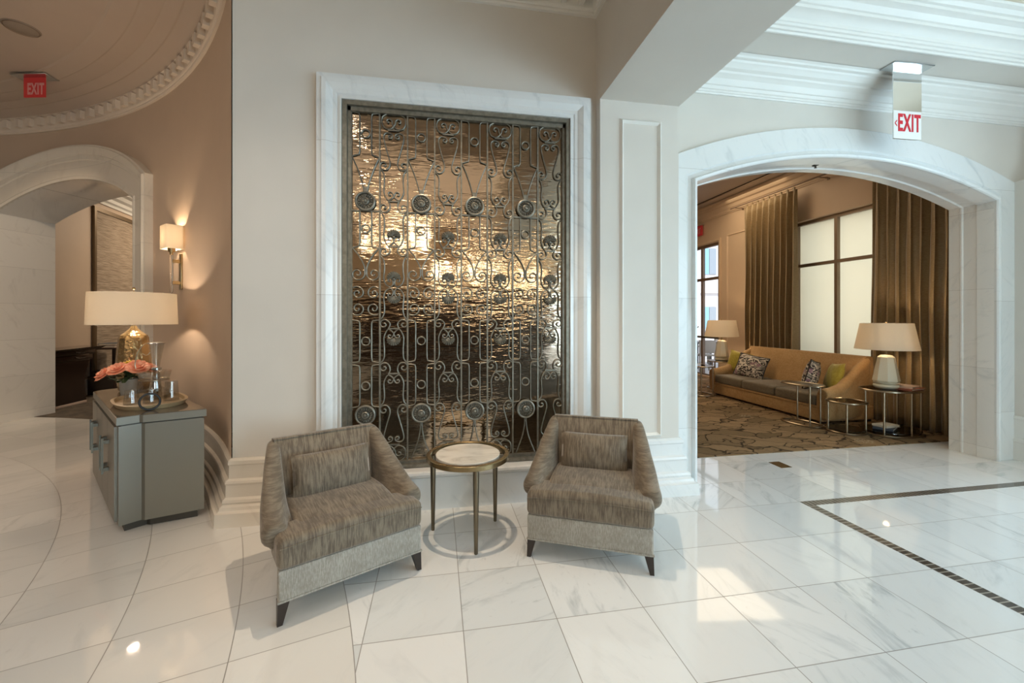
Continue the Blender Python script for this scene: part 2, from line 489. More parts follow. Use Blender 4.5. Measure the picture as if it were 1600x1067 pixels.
# floor (one slab of marble, courses drawn by the material)
def hpt(r,a): return (CX+r*math.cos(R(a)), CY+r*math.sin(R(a)))
RIM = [hpt(7.56,a) for a in range(32,112,4)]
bm = B(); prism(bm, [(-16,-8),(6.6,-8),(6.6,4.0),(-1.45,4.0)]+RIM+[(-16,6.9)], -.1, 0)
struct('floor', bm, M['floor'], label='polished white marble tiled floor', smooth=False)
bm = B(); box(bm, 1.9,6.6,4.0,15,-.1,.006); struct('floor', bm, M['carpet'], label='patterned brown carpet of the lounge', smooth=False)
bm = B(); prism(bm, [(-1.45,4.0),(1.8,4.0),(1.8,16),(-12,16)]+RIM[::-1], -.1, .003)
struct('floor', bm, M['dark_carpet'], label='dark brown carpet beyond the small arch', smooth=False)
bm = B(); box(bm, -1.6,3.4,-6.6,.7,.001,.012); tag(obj('added_rug', bm, M['rug'], smooth=False), 'dark brown rug added behind the viewpoint to darken the reflection in the amber glass', 'rug')  # invented rug, keeps the mirrored floor dark in the glass

# niche wall (back wall): opening for the grille x -.70..1.085, z .31..3.13
bm = B(); y0,y1 = 3.37,3.62
ox0,ox1,oz0,oz1 = -.71,1.095,.30,3.15
box(bm,-1.467,ox0,y0,y1,0,H_CEIL); box(bm,ox1,1.33,y0,y1,0,H_CEIL); box(bm,ox0,ox1,y0,y1,oz1,H_CEIL); box(bm,ox0,ox1,y0,y1,0,oz0)
struct('wall_back', bm, M['paint'], smooth=False, label='warm white wall around the iron grille')
# backing of the niche
bm = B(); box(bm,ox0,ox1,3.56,3.60,oz0,oz1); struct('wall_niche', bm, M['recess'], smooth=False)
# column pilaster + beam
bm = B(); box(bm,1.33,2.04,3.28,3.62,0,3.287); struct('wall_column', bm, M['paint'], smooth=False, label='panelled pilaster between grille and wide arch')
bm = B(); box(bm,1.33,2.04,-8,3.62,3.287,H_CEIL+.1); struct('trim_beam', bm, M['paint'], smooth=False, label='deep ceiling beam over the pilaster')
# raised panel moulding on the pilaster
def picture_frame(bm, x0,x1,z0,z1,y, w=.035, d=.022, flip=-1):
    prof = [(0,0),(w*.25,d*.5),(w*.5,d),(w*.72,d*.6),(w,0)]
    rings = []
    for (cx_,cz_,sx,sz) in ((x0,z0,1,1),(x1,z0,-1,1),(x1,z1,-1,-1),(x0,z1,1,-1),(x0,z0,1,1)):
        rings.append([(cx_+sx*a, y+flip*b, cz_+sz*a) for a,b in prof])
    loft(bm, rings, False, False)
bm = B(); picture_frame(bm,1.497,1.88,.468,3.142,3.281,.04,.024); struct('trim_1', bm, M['paint_trim'], angle=30, label='raised panel moulding on the pilaster')

# round hall wall with its arch
def hall(theta, r, z): return (CX+r*math.cos(theta), CY+r*math.sin(theta), z)
TH_C = R(64.75); HALF_L = R(10.65)*RW; SPR_L = 2.93; RISE_L = .375
def arch_geo(half, rise):
    ra = (half*half+rise*rise)/(2*rise); return ra
def arch_z(s, half, spring, rise, w=0):
    ra = arch_geo(half, rise); zc = spring+rise-ra
    return zc+math.sqrt(max(0,(ra+w)**2-s*s))
def arch_wall(bm, fmap, s0, s1, z1, half, spring, rise, depth, nseg=40, step=.25, back=True):
    """fmap(s,z,d) -> xyz. wall from s0..s1 with arched opening centred at s=0"""
    def strip(a,b):
        n = max(1,int(abs(b-a)/step)); ss = [a+(b-a)*i/n for i in range(n+1)]
        for d in ((0,depth) if back else (0,)):
            for p,q in zip(ss,ss[1:]):
                bm.faces.new([bm.verts.new(fmap(*c)) for c in ((p,0,d),(q,0,d),(q,z1,d),(p,z1,d))])
    strip(s0,-half); strip(half,s1)
    ss = [-half+2*half*i/nseg for i in range(nseg+1)]
    for d in ((0,depth) if back else (0,)):
        for p,q in zip(ss,ss[1:]):
            bm.faces.new([bm.verts.new(fmap(*c)) for c in ((p,arch_z(p,half,spring,rise),d),(q,arch_z(q,half,spring,rise),d),(q,z1,d),(p,z1,d))])
def arch_path(half, spring, rise, w, n=40):
    pts = [(-(half+w),0)]
    for i in range(n+1):
        s = (half+w)*(-1+2*i/n); pts.append((s, arch_z(s,half,spring,rise,w)))
    pts.append((half+w,0)); return pts
def arch_sweep(bm, fmap, half, spring, rise, prof, n=40, z0=0, closed=True):
    """prof: (w outward from opening, d towards the room is negative)"""
    cols = [[fmap(s, max(z,z0), d) for s,z in arch_path(half,spring,rise,w,n)] for w,d in prof]
    rings = [[c[i] for c in cols] for i in range(len(cols[0]))]
    loft(bm, rings, closed, closed)
mapL = lambda s,z,d: hall(TH_C + s/RW, RW+d, z)
mapR = lambda s,z,d: (AX+s, AY+d, z)
bm = B()
arch_wall(bm, mapL, R(27.4-64.75)*RW, R(135-64.75)*RW, H_CEIL, HALF_L, SPR_L, RISE_L, .70)
bmesh.ops.remove_doubles(bm, verts=bm.verts, dist=.0005)
struct('wall_left', bm, M['paint_round'], label='curved sand-coloured wall of the round hall')
# reveal lining
bm = B(); arch_sweep(bm, mapL, HALF_L, SPR_L, RISE_L, [(.0,-.01),(0,.70),(.03,.70),(.03,-.01)], 30)
struct('trim_2', bm, M['marble_wall'], label='marble lining inside the small arch', angle=25)
bm = B(); arch_sweep(bm, mapL, HALF_L, SPR_L, RISE_L, [(0,0),(0,-.035),(.03,-.042),(.05,-.03),(.24,-.035),(.25,-.05),(.30,-.055),(.31,-.075),(.36,-.10),(.40,-.105),(.41,-.085),(.43,-.08),(.43,0)], 36)
struct('trim_3', bm, M['marble_warm'], label='moulded marble casing of the small arch', angle=25)

# wide arch
HALF_R = 1.70; SPR_R = 2.685; RISE_R = .315
bm = B()
arch_wall(bm, mapR, 2.04-AX-.02, 2.55, 3.80, HALF_R, SPR_R, RISE_R, .36, 48)
struct('wall_arch', bm, M['paint'], smooth=False, label='white wall around the wide arch')
bm = B(); arch_sweep(bm, mapR, HALF_R, SPR_R, RISE_R, [(-.0,-.03),(-.012,.09),(-.012,.105),(0,.115),(0,.225),(-.012,.235),(-.012,.25),(0,.26),(0,.36),(.03,.36),(.03,-.03)], 48)
struct('trim_4', bm, M['marble'], label='ribbed marble lining inside the wide arch', angle=25)
bm = B(); arch_sweep(bm, mapR, HALF_R, SPR_R, RISE_R, [(0,0),(0,-.05),(.008,-.062),(.028,-.065),(.036,-.055),(.04,-.03),(.075,-.022),(.09,-.035),(.285,-.035),(.29,-.03),(.29,0)], 48)
struct('trim_5', bm, M['marble_cool'], label='pale marble casing of the wide arch', angle=25)
# extra shoulder of marble behind the return wall (extrados continues past the pier)
bm = B(); ss = [1.95+.5*i/10 for i in range(11)]
loft(bm, [[mapR(q,2.88,0),mapR(q,2.88,-.03),mapR(q,max(2.89,arch_z(q,HALF_R,SPR_R,RISE_R,.29)),-.03),mapR(q,max(2.89,arch_z(q,HALF_R,SPR_R,RISE_R,.29)),0)] for q in ss])
struct('trim_6', bm, M['marble_cool'], smooth=False, label='marble shoulder at the right end of the wide arch')
# right return wall
bm = B()
box(bm,5.935,6.6,2.2,3.43,0,2.895); box(bm,6.45,6.6,2.2,3.43,2.895,4.2)
box(bm,5.935,6.1,-8,-5.2,0,4.2); box(bm,5.935,6.1,-5.2,2.2,0,.25); box(bm,5.935,6.1,-5.2,2.2,3.3,4.2)
struct('wall_right', bm, M['paint'], smooth=False, label='pale wall to the right of the wide arch')
# mullions of the big windows off to the right
bm = B()
for yy in (-5.17,-3.35,-1.5,.35,2.17): box(bm,5.98,6.06,yy-.04,yy+.04,.25,3.3)
for zz in (.27,2.3,3.28): box(bm,5.985,6.055,-5.2,2.2,zz-.03,zz+.03)
struct('window_3', bm, M['frame_bronze'], smooth=False, label='window mullions out of frame to the right')
# wall behind the viewpoint
bm = B(); box(bm,-16,6.1,-8,-7.9,2.3,4.4); struct('wall_front', bm, M['paint_lounge'], smooth=False)
bm = B(); box(bm,-16,4.0,-7.98,-7.86,0,2.3); box(bm,5.7,6.1,-7.98,-7.86,0,2.3); struct('wall_panelling', bm, M['panel_wood'], smooth=False)
bm = B(); box(bm,-16.0,-15.9,-8,7,0,4.4); box(bm,-16,-12.8,5.1,5.3,0,4.4); struct('wall_far_left', bm, M['paint_round'], smooth=False)

# baseboards: tall stepped marble plinth
PL = [(0,.455),(.012,.455),(.028,.44),(.03,.415),(.022,.405),(.024,.312),(.045,.300),(.05,.285),(.044,.268),(.046,.185),(.065,.172),(.07,.155),(.066,.140),(.085,.128),(.09,.108),(.10,.10),(.115,.095),(.118,0),(0,0)]
def arc_pts(r, a0, a1, n): return [hall(R(a0+(a1-a0)*i/n), r, 0)[:2] for i in range(n+1)]
PLw = [(-d,z) for d,z in PL]
bm = B(); pts = [(-.90,3.37),(-1.467,3.37)] + arc_pts(RW, 28.4, 49.9, 16)
mould(bm, pts, PL)      # left normal of -x travel is -y (room side)
struct('baseboard_left', bm, M['marble_warm'], label='stepped marble plinth at the wall corner and round hall', angle=20)
bm = B(); mould(bm, [(2.04,3.41),(2.04,3.28),(1.33,3.28),(1.33,3.37),(1.27,3.37)], PL)
struct('baseboard_column', bm, M['marble_cool'], label='stepped marble plinth of the pilaster', angle=20)
bm = B(); PR = [(0,.46),(.012,.455),(.016,.43),(.008,.42),(.008,.225),(.02,.215),(.024,.195),(.018,.18),(.02,0),(0,0)]
mould(bm, [(5.935,3.40),(5.935,2.2)], [(-d,z) for d,z in PR])
struct('baseboard_right', bm, M['paint_trim'], label='painted baseboard right of the wide arch', angle=20)

# marble surround of the grille
def rect_sweep(bm, x0,x1,z0,z1,y, prof, bottom=False):
    """prof (w outward, d toward room). legs and top."""
    rings = []
    for (cx_,cz_,sx,sz) in ((x0,z0,-1,0),(x0,z1,-1,1),(x1,z1,1,1),(x1,z0,1,0)):
        rings.append([(cx_+sx*a, y-b, cz_+sz*a) for a,b in prof])
    loft(bm, rings, True, True)
bm = B(); rect_sweep(bm, -.708,1.093,.30,3.135,3.37, [(0,-.10),(0,.035),(.012,.035),(.012,.022),(.03,.022),(.04,.03),(.062,.033),(.075,.045),(.105,.06),(.135,.063),(.14,.05),(.172,.05),(.178,.0),(.178,-.02),(0,-.02)][:13]+[(.178,-.05)])
struct('trim_7', bm, M['marble_cool'], label='moulded white marble surround of the iron grille', angle=20)
# sill ledge and marble apron below
bm = B(); mould(bm, [(1.27,3.37),(-.90,3.37)], [(0,.305),(.10,.305),(.118,.297),(.122,.28),(.115,.268),(.095,.262),(.09,.25),(.075,.245),(0,.245)])
struct('trim_8', bm, M['marble'], label='marble sill ledge under the grille', angle=20)
bm = B(); box(bm,-.90,1.27,3.285,3.37,0,.246)
struct('trim_9', bm, M['marble_cool'], smooth=False, label='marble apron below the sill')

# cornices
def cornice_prof(z0, h, dep):
    return [(0,z0),(.02,z0),(.025,z0+.012),(.03,z0+.03),(.022,z0+.04),(.03,z0+.05)]
CN = [(0,0),(.028,0),(.034,.015),(.03,.03),(.04,.036),(.045,.05),(.045,.165),(.10,.17),(.13,.20),(.15,.22),(.17,.225),(.28,.235),(.30,.28),(0,.29)]
def up(prof, z): return [(d, zz+z) for d,zz in prof]
bm = B(); mould(bm, [(1.33,-7.9),(1.33,3.37),(-1.467,3.37)], up(CN,4.01))
for i in range(18):
    x = 1.20-i*.15; box(bm, x-.04,x, 3.24,3.33, 4.075,4.165)
for i in range(30):
    y = 3.15-i*.15; box(bm, 1.20,1.29, y-.04,y, 4.075,4.165)
struct('trim_10', bm, M['paint_trim'], smooth=False, label='cornice with dentils above the niche')
CR = [(0,0),(.022,0),(.028,.012),(.026,.024),(.034,.03),(.04,.045),(.04,.175),(.055,.18),(.075,.19),(.075,.20),(0,.20)]
bm = B(); mould(bm, arc_pts(RW, 27.3, 132, 90), up(CR,4.0))
for i in range(66):
    a = 29.0+i*1.53
    b = B(); box(b, -.05,0,-.036,.036, 0,.105)
    merge(bm, b, Matrix.Translation(hall(R(a),RW-.04,4.06)) @ Matrix.Rotation(R(a),4,'Z'))
struct('trim_11', bm, M['paint_round_trim'], angle=20, label='curved cornice with dentils in the round hall')
# ceilings
bm = B(); box(bm,-16,1.34,-8,3.37,H_CEIL,H_CEIL+.08)
prism(bm, [(-1.467,3.37)]+arc_pts(RW+.05,29,135,40)+[(-16,3.37)], H_CEIL,H_CEIL+.08)
struct('ceiling', bm, M['paint_ceiling_round'], smooth=False, label='taupe ceiling of the round hall')
# shallow concentric steps of the round ceiling
bm = B()
mould(bm, arc_pts(RW, 27.3, 135, 90), [(0,4.19),(.075,4.195),(.11,4.215),(.20,4.245),(.215,4.242),(.32,4.265),(.335,4.262),(.46,4.28),(.475,4.276),(.62,4.29),(.64,4.30),(0,4.30)])
mould(bm, arc_pts(5.9, 10, 135, 90), [(0,H_CEIL-.012),(.05,H_CEIL-.02),(.10,H_CEIL-.008),(.13,H_CEIL),(0,H_CEIL)])
struct('trim_12', bm, M['paint_ceiling_round'], angle=20, label='concentric ceiling bands in the round hall')
# front hall ceiling: perimeter soffit + tray with cream centre
ZS = 3.745
bm = B(); box(bm,2.04,6.6,2.92,3.44,ZS,ZS+.06); struct('ceiling', bm, M['paint'], smooth=False, label='flat white soffit in front of the wide arch')
C1 = [(0,0),(.012,0),(.018,.012),(.026,.016),(.03,.03),(.04,.034),(.046,.05),(.05,.058),(.062,.062),(.07,.075),(.085,.105),(.11,.13),(.118,.135),(.125,.15),(.15,.165),(.175,.195),(.182,.2),(.19,.215),(.215,.222),(.222,.235),(.24,.247),(0,.25)]
bm = B(); mould(bm, [(6.45,3.41),(2.04,3.41)], up(C1,ZS-.25)); struct('trim_13', bm, M['paint_trim'], angle=18, label='layered crown moulding above the wide arch')
C2 = [(0,.0),(.02,-.012),(.03,-.01),(.036,.004),(.05,.008),(.056,.025),(.07,.03),(.076,.045),(.085,.05),(.092,.07),(.12,.095),(.15,.11),(.16,.112),(.166,.13),(.18,.135),(.21,.165),(.24,.18),(.25,.182),(.256,.2),(.275,.205),(.30,.225),(.33,.235),(.34,.25),(0,.26)]
bm = B(); mould(bm, [(6.45,2.92),(2.04,2.92)], up(C2,ZS)); struct('trim_14', bm, M['paint_trim'], angle=18, label='layered crown moulding around the raised ceiling')
bm = B(); box(bm,2.04,6.6,-8,2.92,4.0,4.12); struct('ceiling', bm, M['cream'], smooth=False, label='cream raised ceiling at the top right')

bm = B(); box(bm,-16.2,6.8,-8.2,16,4.45,4.55); box(bm,-16.2,-16,-8.2,16,0,4.5); box(bm,-16.2,6.8,-8.2,-8,2.3,4.5); struct('ceiling', bm, M['paint'], smooth=False, label='unseen slab added over the halls to stop light leaks')  # slab and outer walls added to keep sky light out
# lounge beyond the wide arch
bm = B()
def wallx(bm, x, t, segs):
    for (a,b,c,d) in segs: box(bm, x, x+t, a,b,c,d)
# openings: window y 4.1..6.76 z .88..3.22 ; terrace door y 8.79..11.6 z 0..3.25
wallx(bm, XW,.25, [(3.4,4.1,0,4.2),(4.1,6.76,0,.74),(4.1,6.76,3.22,4.2),(6.76,8.80,0,4.2),(8.80,11.6,3.26,4.2),(11.6,15,0,4.2)])
struct('wall_window', bm, M['paint_lounge'], smooth=False, label='tan window wall of the lounge')
bm = B(); box(bm,5.935,6.5,3.44,3.77,0,3.8); box(bm,1.9,2.27,3.44,3.77,0,3.8); struct('wall_return', bm, M['paint'], smooth=False, label='wall end beside the curtain')
bm = B(); box(bm,1.9,6.6,14.9,15,0,4.2); box(bm,1.8,1.9,3.62,15,0,4.2); struct('wall_lounge', bm, M['paint_lounge'], smooth=False)
bm = B(); box(bm,1.8,6.7,3.6,15,4.12,4.2); struct('ceiling', bm, M['paint_lounge_ceiling'], smooth=False, label='taupe lounge ceiling')
bm = B(); mould(bm, [(XW,3.8),(XW,15)], up([(0,0),(.015,0),(.02,.02),(.035,.03),(.045,.06),(.05,.075),(.075,.10),(.10,.15),(.105,.16),(.14,.18),(.17,.22),(.175,.235),(.21,.245),(.22,.28),(0,.28)],3.83))
struct('trim_15', bm, M['paint_lounge'], angle=18, label='crown moulding above the lounge curtains')
bm = B(); box(bm,5.98,6.02,3.8,15,4.10,4.121); struct('trim_16', bm, M['lacquer'], smooth=False, label='dark slot diffuser in the lounge ceiling')
bm = B(); box(bm,2.0,4.75,3.8,15,3.92,4.121); mould(bm, [(4.75,3.8),(4.75,15)][::-1], up([(0,0),(.02,0),(.03,.03),(.05,.05),(.06,.09),(.10,.12),(.13,.17),(.15,.2),(0,.2)],3.92))
struct('trim_17', bm, M['paint_lounge'], smooth=False, label='moulded lounge ceiling drop')
# wall panel mouldings between door and curtain
bm = B()
prof = [(0,0),(.01,.012),(.02,.02),(.03,.012),(.04,0)]
def frame_x(bm, x, a,b,c,d, prof, flip=-1):
    rings = []
    for (yy,zz,sy,sz) in ((a,c,1,1),(b,c,-1,1),(b,d,-1,-1),(a,d,1,-1),(a,c,1,1)):
        rings.append([(x+flip*q, yy+sy*p, zz+sz*p) for p,q in prof])
    loft(bm, rings, False, False)
frame_x(bm, XW, 7.0,8.52,.50,3.36, prof)
struct('trim_18', bm, M['paint_lounge'], angle=20, label='wall panel moulding behind the far table lamp')
bm = B(); mould(bm, [(XW,6.8),(XW,8.70)], [(0,.16),(.015,.155),(.02,.13),(.02,0),(0,0)]); struct('baseboard_lounge', bm, M['paint_lounge'], smooth=False)

# lounge window: frame + mullions + blinds
def win_frame(name, bars_y, bars_z, y0,y1,z0,z1, w, mat, x=XW, t=.07, label=None):
    bm = B()
    for yy in bars_y: box(bm, x,x+t, yy-w/2,yy+w/2, z0,z1)
    for zz in bars_z: box(bm, x+.002,x+t-.002, y0,y1, zz-w/2,zz+w/2)
    return struct(name, bm, mat, smooth=False, label=label)
w1 = win_frame('window_1', (4.12,4.95,5.96,6.74), (.76,2.425,3.19), 4.1,6.76,.74,3.22, .055, M['frame_bronze'], XW+.09, .06, 'large lounge window with lowered blinds')
bm = B(); box(bm,XW+.17,XW+.175,4.12,6.74,.76,3.17); obj('roller_blind', bm, M['blind'], w1, smooth=False)
bm = B(); box(bm,XW+.10,XW+.30,4.1,6.76,3.17,3.22); obj('blind_housing', bm, M['frame_bronze'], w1, smooth=False)
bm = B(); box(bm,XW-.03,XW+.09,4.05,6.80,.715,.745); obj('window_sill', bm, M['paint_lounge'], w1, smooth=False)
# terrace door
d1 = win_frame('door_1', (8.83,9.48,10.4,11.3), (2.42,3.225,.06), 8.80,11.6,0,3.26, .065, M['frame_door'], XW+.03,.07, 'glazed terrace door with transom')
bm = B(); box(bm,XW+.06,XW+.066,8.83,11.55,.06,3.2); obj('pane', bm, M['pane'], d1, smooth=False)
bm = B(); box(bm,XW+.02,XW+.06,8.83,11.3,.97,1.02); tube(bm, catmull([(XW,9.56,1.25),(XW-.06,9.56,1.2),(XW-.07,9.56,1.0),(XW-.06,9.56,.8),(XW,9.56,.75)],4), .014, 8); obj('handle', bm, M['brass_dark'], d1)
bm = B(); frame_x(bm, XW, 8.72,11.7,.0,3.34, [(0,0),(.0,.02),(.05,.025),(.07,.01),(.07,0)]); obj('casing', bm, M['paint_lounge'], d1, angle=20)

# exterior seen through the terrace door
bm = B(); box(bm,XW+.25,30,-2,40,-.15,-.02); struct('ground', bm, M['patio'], smooth=False, label='pale terrace paving outside')
fb = thing('building', 'pale pink building with blue shutters across the terrace', 'building', (13,22,0))
bm = B(); box(bm,-1.5,12,0,.4,0,9); box(bm,-1.5,12,-.15,0,2.9,3.15); obj('facade', bm, M['facade'], fb, smooth=False)
for x in (-.6,1.6,3.8,6):
    bm = B(); box(bm, x-.25,x+.25,-.25,0,0,2.9); obj('pilaster', bm, M['facade_white'], fb, smooth=False)
for i,x in enumerate((.1,2.3,4.5,6.8)):
    for z in (.6,4.0):
        bm = B(); box(bm, x,x+.28,-.06,0,z,z+1.5); obj('shutter', bm, M['shutter'], fb, smooth=False)
        bm = B(); box(bm, x+.32,x+.75,-.05,0,z,z+1.5); obj('window', bm, M['steel'], fb, smooth=False)
rl = thing('railing', 'white metal railing on the terrace outside the glass door', 'railing', (9.0,13.6,0))
bm = B(); box(bm,-1.8,3.5,-.03,.03,1.02,1.07); box(bm,-1.8,3.5,-.02,.02,.1,.14); obj('rail', bm, M['white_metal'], rl, smooth=False)
for i in range(34):
    bm = B(); cyl(bm, -1.75+i*.155,0,0,1.03,.012,6); obj('baluster', bm, M['white_metal'], rl)
ot = thing('patio_table', 'dark patio table on the terrace outside the glass door', 'table', (8.0,11.5,0))
bm = B(); rbox(bm,-.6,.6,-.5,.5,.72,.76,.01,2); obj('tabletop', bm, M['wood_dark'], ot)
for sx in (-.5,.5):
    for sy in (-.4,.4):
        bm = B(); box(bm,sx-.025,sx+.025,sy-.025,sy+.025,-.02,.72); obj('leg', bm, M['wood_dark'], ot, smooth=False)
def patio_chair(loc, rz, label):
    t = thing('patio_chair', label, 'chair', loc, rz, 'patio chairs on the terrace')
    bm = B(); rbox(bm,-.22,.22,-.22,.22,.42,.46,.01,2); obj('seat', bm, M['stone_pot'], t)
    bm = B(); rbox(bm,-.22,.22,.20,.23,.5,.85,.01,2); obj('backrest', bm, M['stone_pot'], t)
    for sx in (-.2,.2):
        for sy in (-.2,.2):
            bm = B(); box(bm,sx-.015,sx+.015,sy-.015,sy+.015,-.02,.43 if sy<0 else .86); obj('leg', bm, M['nickel'], t, smooth=False)
patio_chair((7.35,10.55,0), 2.9, 'grey patio chair nearest the terrace door')
patio_chair((8.95,12.2,0), -1.2, 'grey patio chair on the far side of the patio table')

# room beyond the small arch
W0 = Vector((-6.60,9.46)); WD = Vector((-math.sin(R(7.3)), math.cos(R(7.3)))); WN = Vector((WD.y,-WD.x))
def lw(s, z, d=0): p = W0+WD*s+WN*d; return (p.x,p.y,z)
def lbox(bm, s0,s1,d0,d1,z0,z1):
    vs = [bm.verts.new(lw(s,z,d)) for z in (z0,z1) for s,d in ((s0,d0),(s1,d0),(s1,d1),(s0,d1))]
    for f in ((0,1,2,3),(4,5,6,7),(0,1,5,4),(1,2,6,5),(2,3,7,6),(3,0,4,7)): bm.faces.new([vs[i] for i in f])
bm = B(); lbox(bm, -2.2,6.5,-.1,0,0,4.3); box(bm,-8,2,15.6,15.7,0,4.3); struct('wall_side_room', bm, M['paint_round'], smooth=False, label='beige wall beyond the small arch')
bm = B(); prism(bm, [(-8,7.6),(-5.9,7.9),(-4.7,7.3),(-3.9,6.6),(-3,5.6),(-1.4,3.7),(1.9,3.7),(1.9,16),(-8,16)], 4.14,4.2); struct('ceiling', bm, M['paint_ceiling_round'], smooth=False)
bm = B(); box(bm,1.72,1.8,3.6,16,0,4.3); struct('wall_partition', bm, M['paint_round'], smooth=False)
bm = B(); pth = [lw(-1.6,0)[:2], lw(6.4,0)[:2]]
mould(bm, pth[::-1], up([(0,0),(.03,0),(.04,.05),(.08,.08),(.09,.14),(.15,.18),(.17,.25),(.24,.28),(.25,.36),(.33,.40),(0,.40)],3.76))
struct('trim_19', bm, M['paint_trim'], angle=20, label='crown moulding beyond the small arch')
bm = B(); lbox(bm,-2.0,6.4,0,.03,0,.30); struct('baseboard_side_room', bm, M['marble_warm'], smooth=False)
ar = thing('framed_panel', 'tall framed woven grasscloth panel on the wall beyond the small arch', 'wall panel', lw(.04,.29))
def lpart(name, mat, *bs):
    bm = B()
    for b_ in bs: lbox(bm,*b_)
    o = obj(name, bm, mat, ar, smooth=False); o.matrix_parent_inverse = Matrix.Translation(-Vector(lw(.04,.29))); return o
lpart('frame', M['gold_frame'], (.0,.065,.0,.05,.27,3.66),(.065,3.2,.0,.05,.27,.35),(.065,3.2,.0,.05,3.58,3.66),(3.2,3.3,.0,.07,.27,3.66))
lpart('woven_panel', M['woven'], (.065,3.2,.0,.03,.35,3.58))

# ------------------------------------------------------------------ iron grille
GY = 3.40; PXM = .004986; ZC = 1.714
GX0, GX1 = -.648, 1.040; CWD = (GX1-GX0)/8
KX = CWD/42.9                       # drawing units (column = 42.9 wide) to metres
def gz(py): return ZC+(449-py)*PXM
def spiral(cx, cy, r0, r1, a0, a1, n=22):
    return [(cx+(r0+(r1-r0)*(i/n))*math.cos(R(a0+(a1-a0)*i/n)), cy+(r0+(r1-r0)*(i/n))*math.sin(R(a0+(a1-a0)*i/n))) for i in range(n+1)]
def curve(*segs):
    pts = []
    for s in segs: pts += s
    out = [pts[0]]
    for p in pts[1:]:
        if math.hypot(p[0]-out[-1][0], p[1]-out[-1][1]) > .35: out.append(p)
    return catmull(out, 2)
def gtube(bm, pts, cx, r=.0052, mirror=(1,-1), dy=0):
    for m in mirror:
        tube(bm, [(cx+m*x*KX, GY+dy, gz(y)) for x,y in pts], r, 6, flat=1.25)
def flip(pts): return [(x,898-y) for x,y in pts]
# right-hand halves of the scroll columns (x from the column centre, y down the drawing)
B1 = curve(spiral(8,188.5,.8,5.6,120,-190), [(.5,195),(-6.5,200.5),(-15,198),(-18.5,190),(-17,181),(-11,177)])
B2 = curve(spiral(6,211.5,.8,4.6,-150,265), [(10,206),(14.5,208.5),(15.5,215),(12.8,227),(8.8,241),(5.8,252),(6.6,259)], spiral(15,257,8.2,.9,130,-290))
B3a = curve([(20.5,264),(16.5,268),(14.6,275),(14.6,285),(15.4,298),(13,306),(8,312),(0,306)] , spiral(6,302.5,4.6,.8,180,520))
B3b = curve([(8,313.5),(5.8,319),(6.6,325.5)], spiral(15,323.5,8.2,.9,130,-290))
B4a = curve([(20.5,331),(16.5,335),(14.6,342),(14.6,355),(15.4,369),(13,377),(8,384),(0,377)] , spiral(6,373,4.6,.8,180,520))
B4b = curve([(8,385),(5.8,390),(6.6,394)], spiral(15,391.5,7.8,.9,130,-290))
B5 = curve([(20.5,399),(16.5,404),(14.4,412),(14.6,424),(15.6,434),(13,443),(6,448),(1.2,444),(1.6,438)], spiral(6.3,438,4.4,.8,190,520))
halfB = [B1,B2,B3a,B3b,B4a,B4b,B5]
A_top = curve([(20.8,177.5),(12.5,178),(9,182),(9,200),(9,238),(12,243),(20.8,246)])
A_V = curve([(20.8,246),(14,261),(7.5,279),(3.4,294),(2.2,303)])
A_mid = curve([(9,330),(9,350),(9,380),(12,385.5),(20.8,387.5)])
A_V2 = curve([(20.8,387.5),(13,396),(5.5,408),(1.6,418)], spiral(12.2,428,11.2,1.2,195,-330,34))
A_s2 = curve(spiral(12.2,458,10.8,1.2,-50,-570,34))
A_s3 = curve(spiral(12.2,482,10.8,1.2,50,570,34))
def A_box(o): return curve([(20.8,500+o),(12.5,501+o),(9,505+o),(9,530+o),(9,560+o),(12.5,565+o),(20.8,566+o)])
A_low = curve([(1.2,663),(1.6,674),(4.6,690),(9.5,704),(16,719.5)])
def ring(bm, cx, py, r=6.3):
    tube(bm, [(cx+r*KX*math.cos(2*PI*i/24), GY, gz(py)+r*PXM*math.sin(2*PI*i/24)) for i in range(24)], .0052, 6, closed=True, flat=1.25)
def rosette_bm(cx, z, rad=.078):
    bm = B()
    prof = [(.004,0),(rad,0),(rad,.010),(rad*.97,.018),(rad*.88,.022),(rad*.80,.020),(rad*.75,.004),(rad*.41,.003),(rad*.36,.020),(rad*.27,.026),(rad*.2,.02),(rad*.16,.02),(rad*.12,.030),(.001,.033)]
    b = B(); lathe(b, prof, 40)
    for k in range(18):
        a = 2*PI*k/18; c = B()
        bmesh.ops.create_uvsphere(c, u_segments=8, v_segments=6, radius=1)
        merge(b, c, Matrix.Rotation(a,4,'Z') @ Matrix.Translation((rad*.58,0,.010)) @ Matrix.Diagonal((rad*.15,rad*.058,.016,1)))
    merge(bm, b, Matrix.Translation((cx,GY-.008,z)) @ Matrix.Rotation(R(90),4,'X'))
    return bm
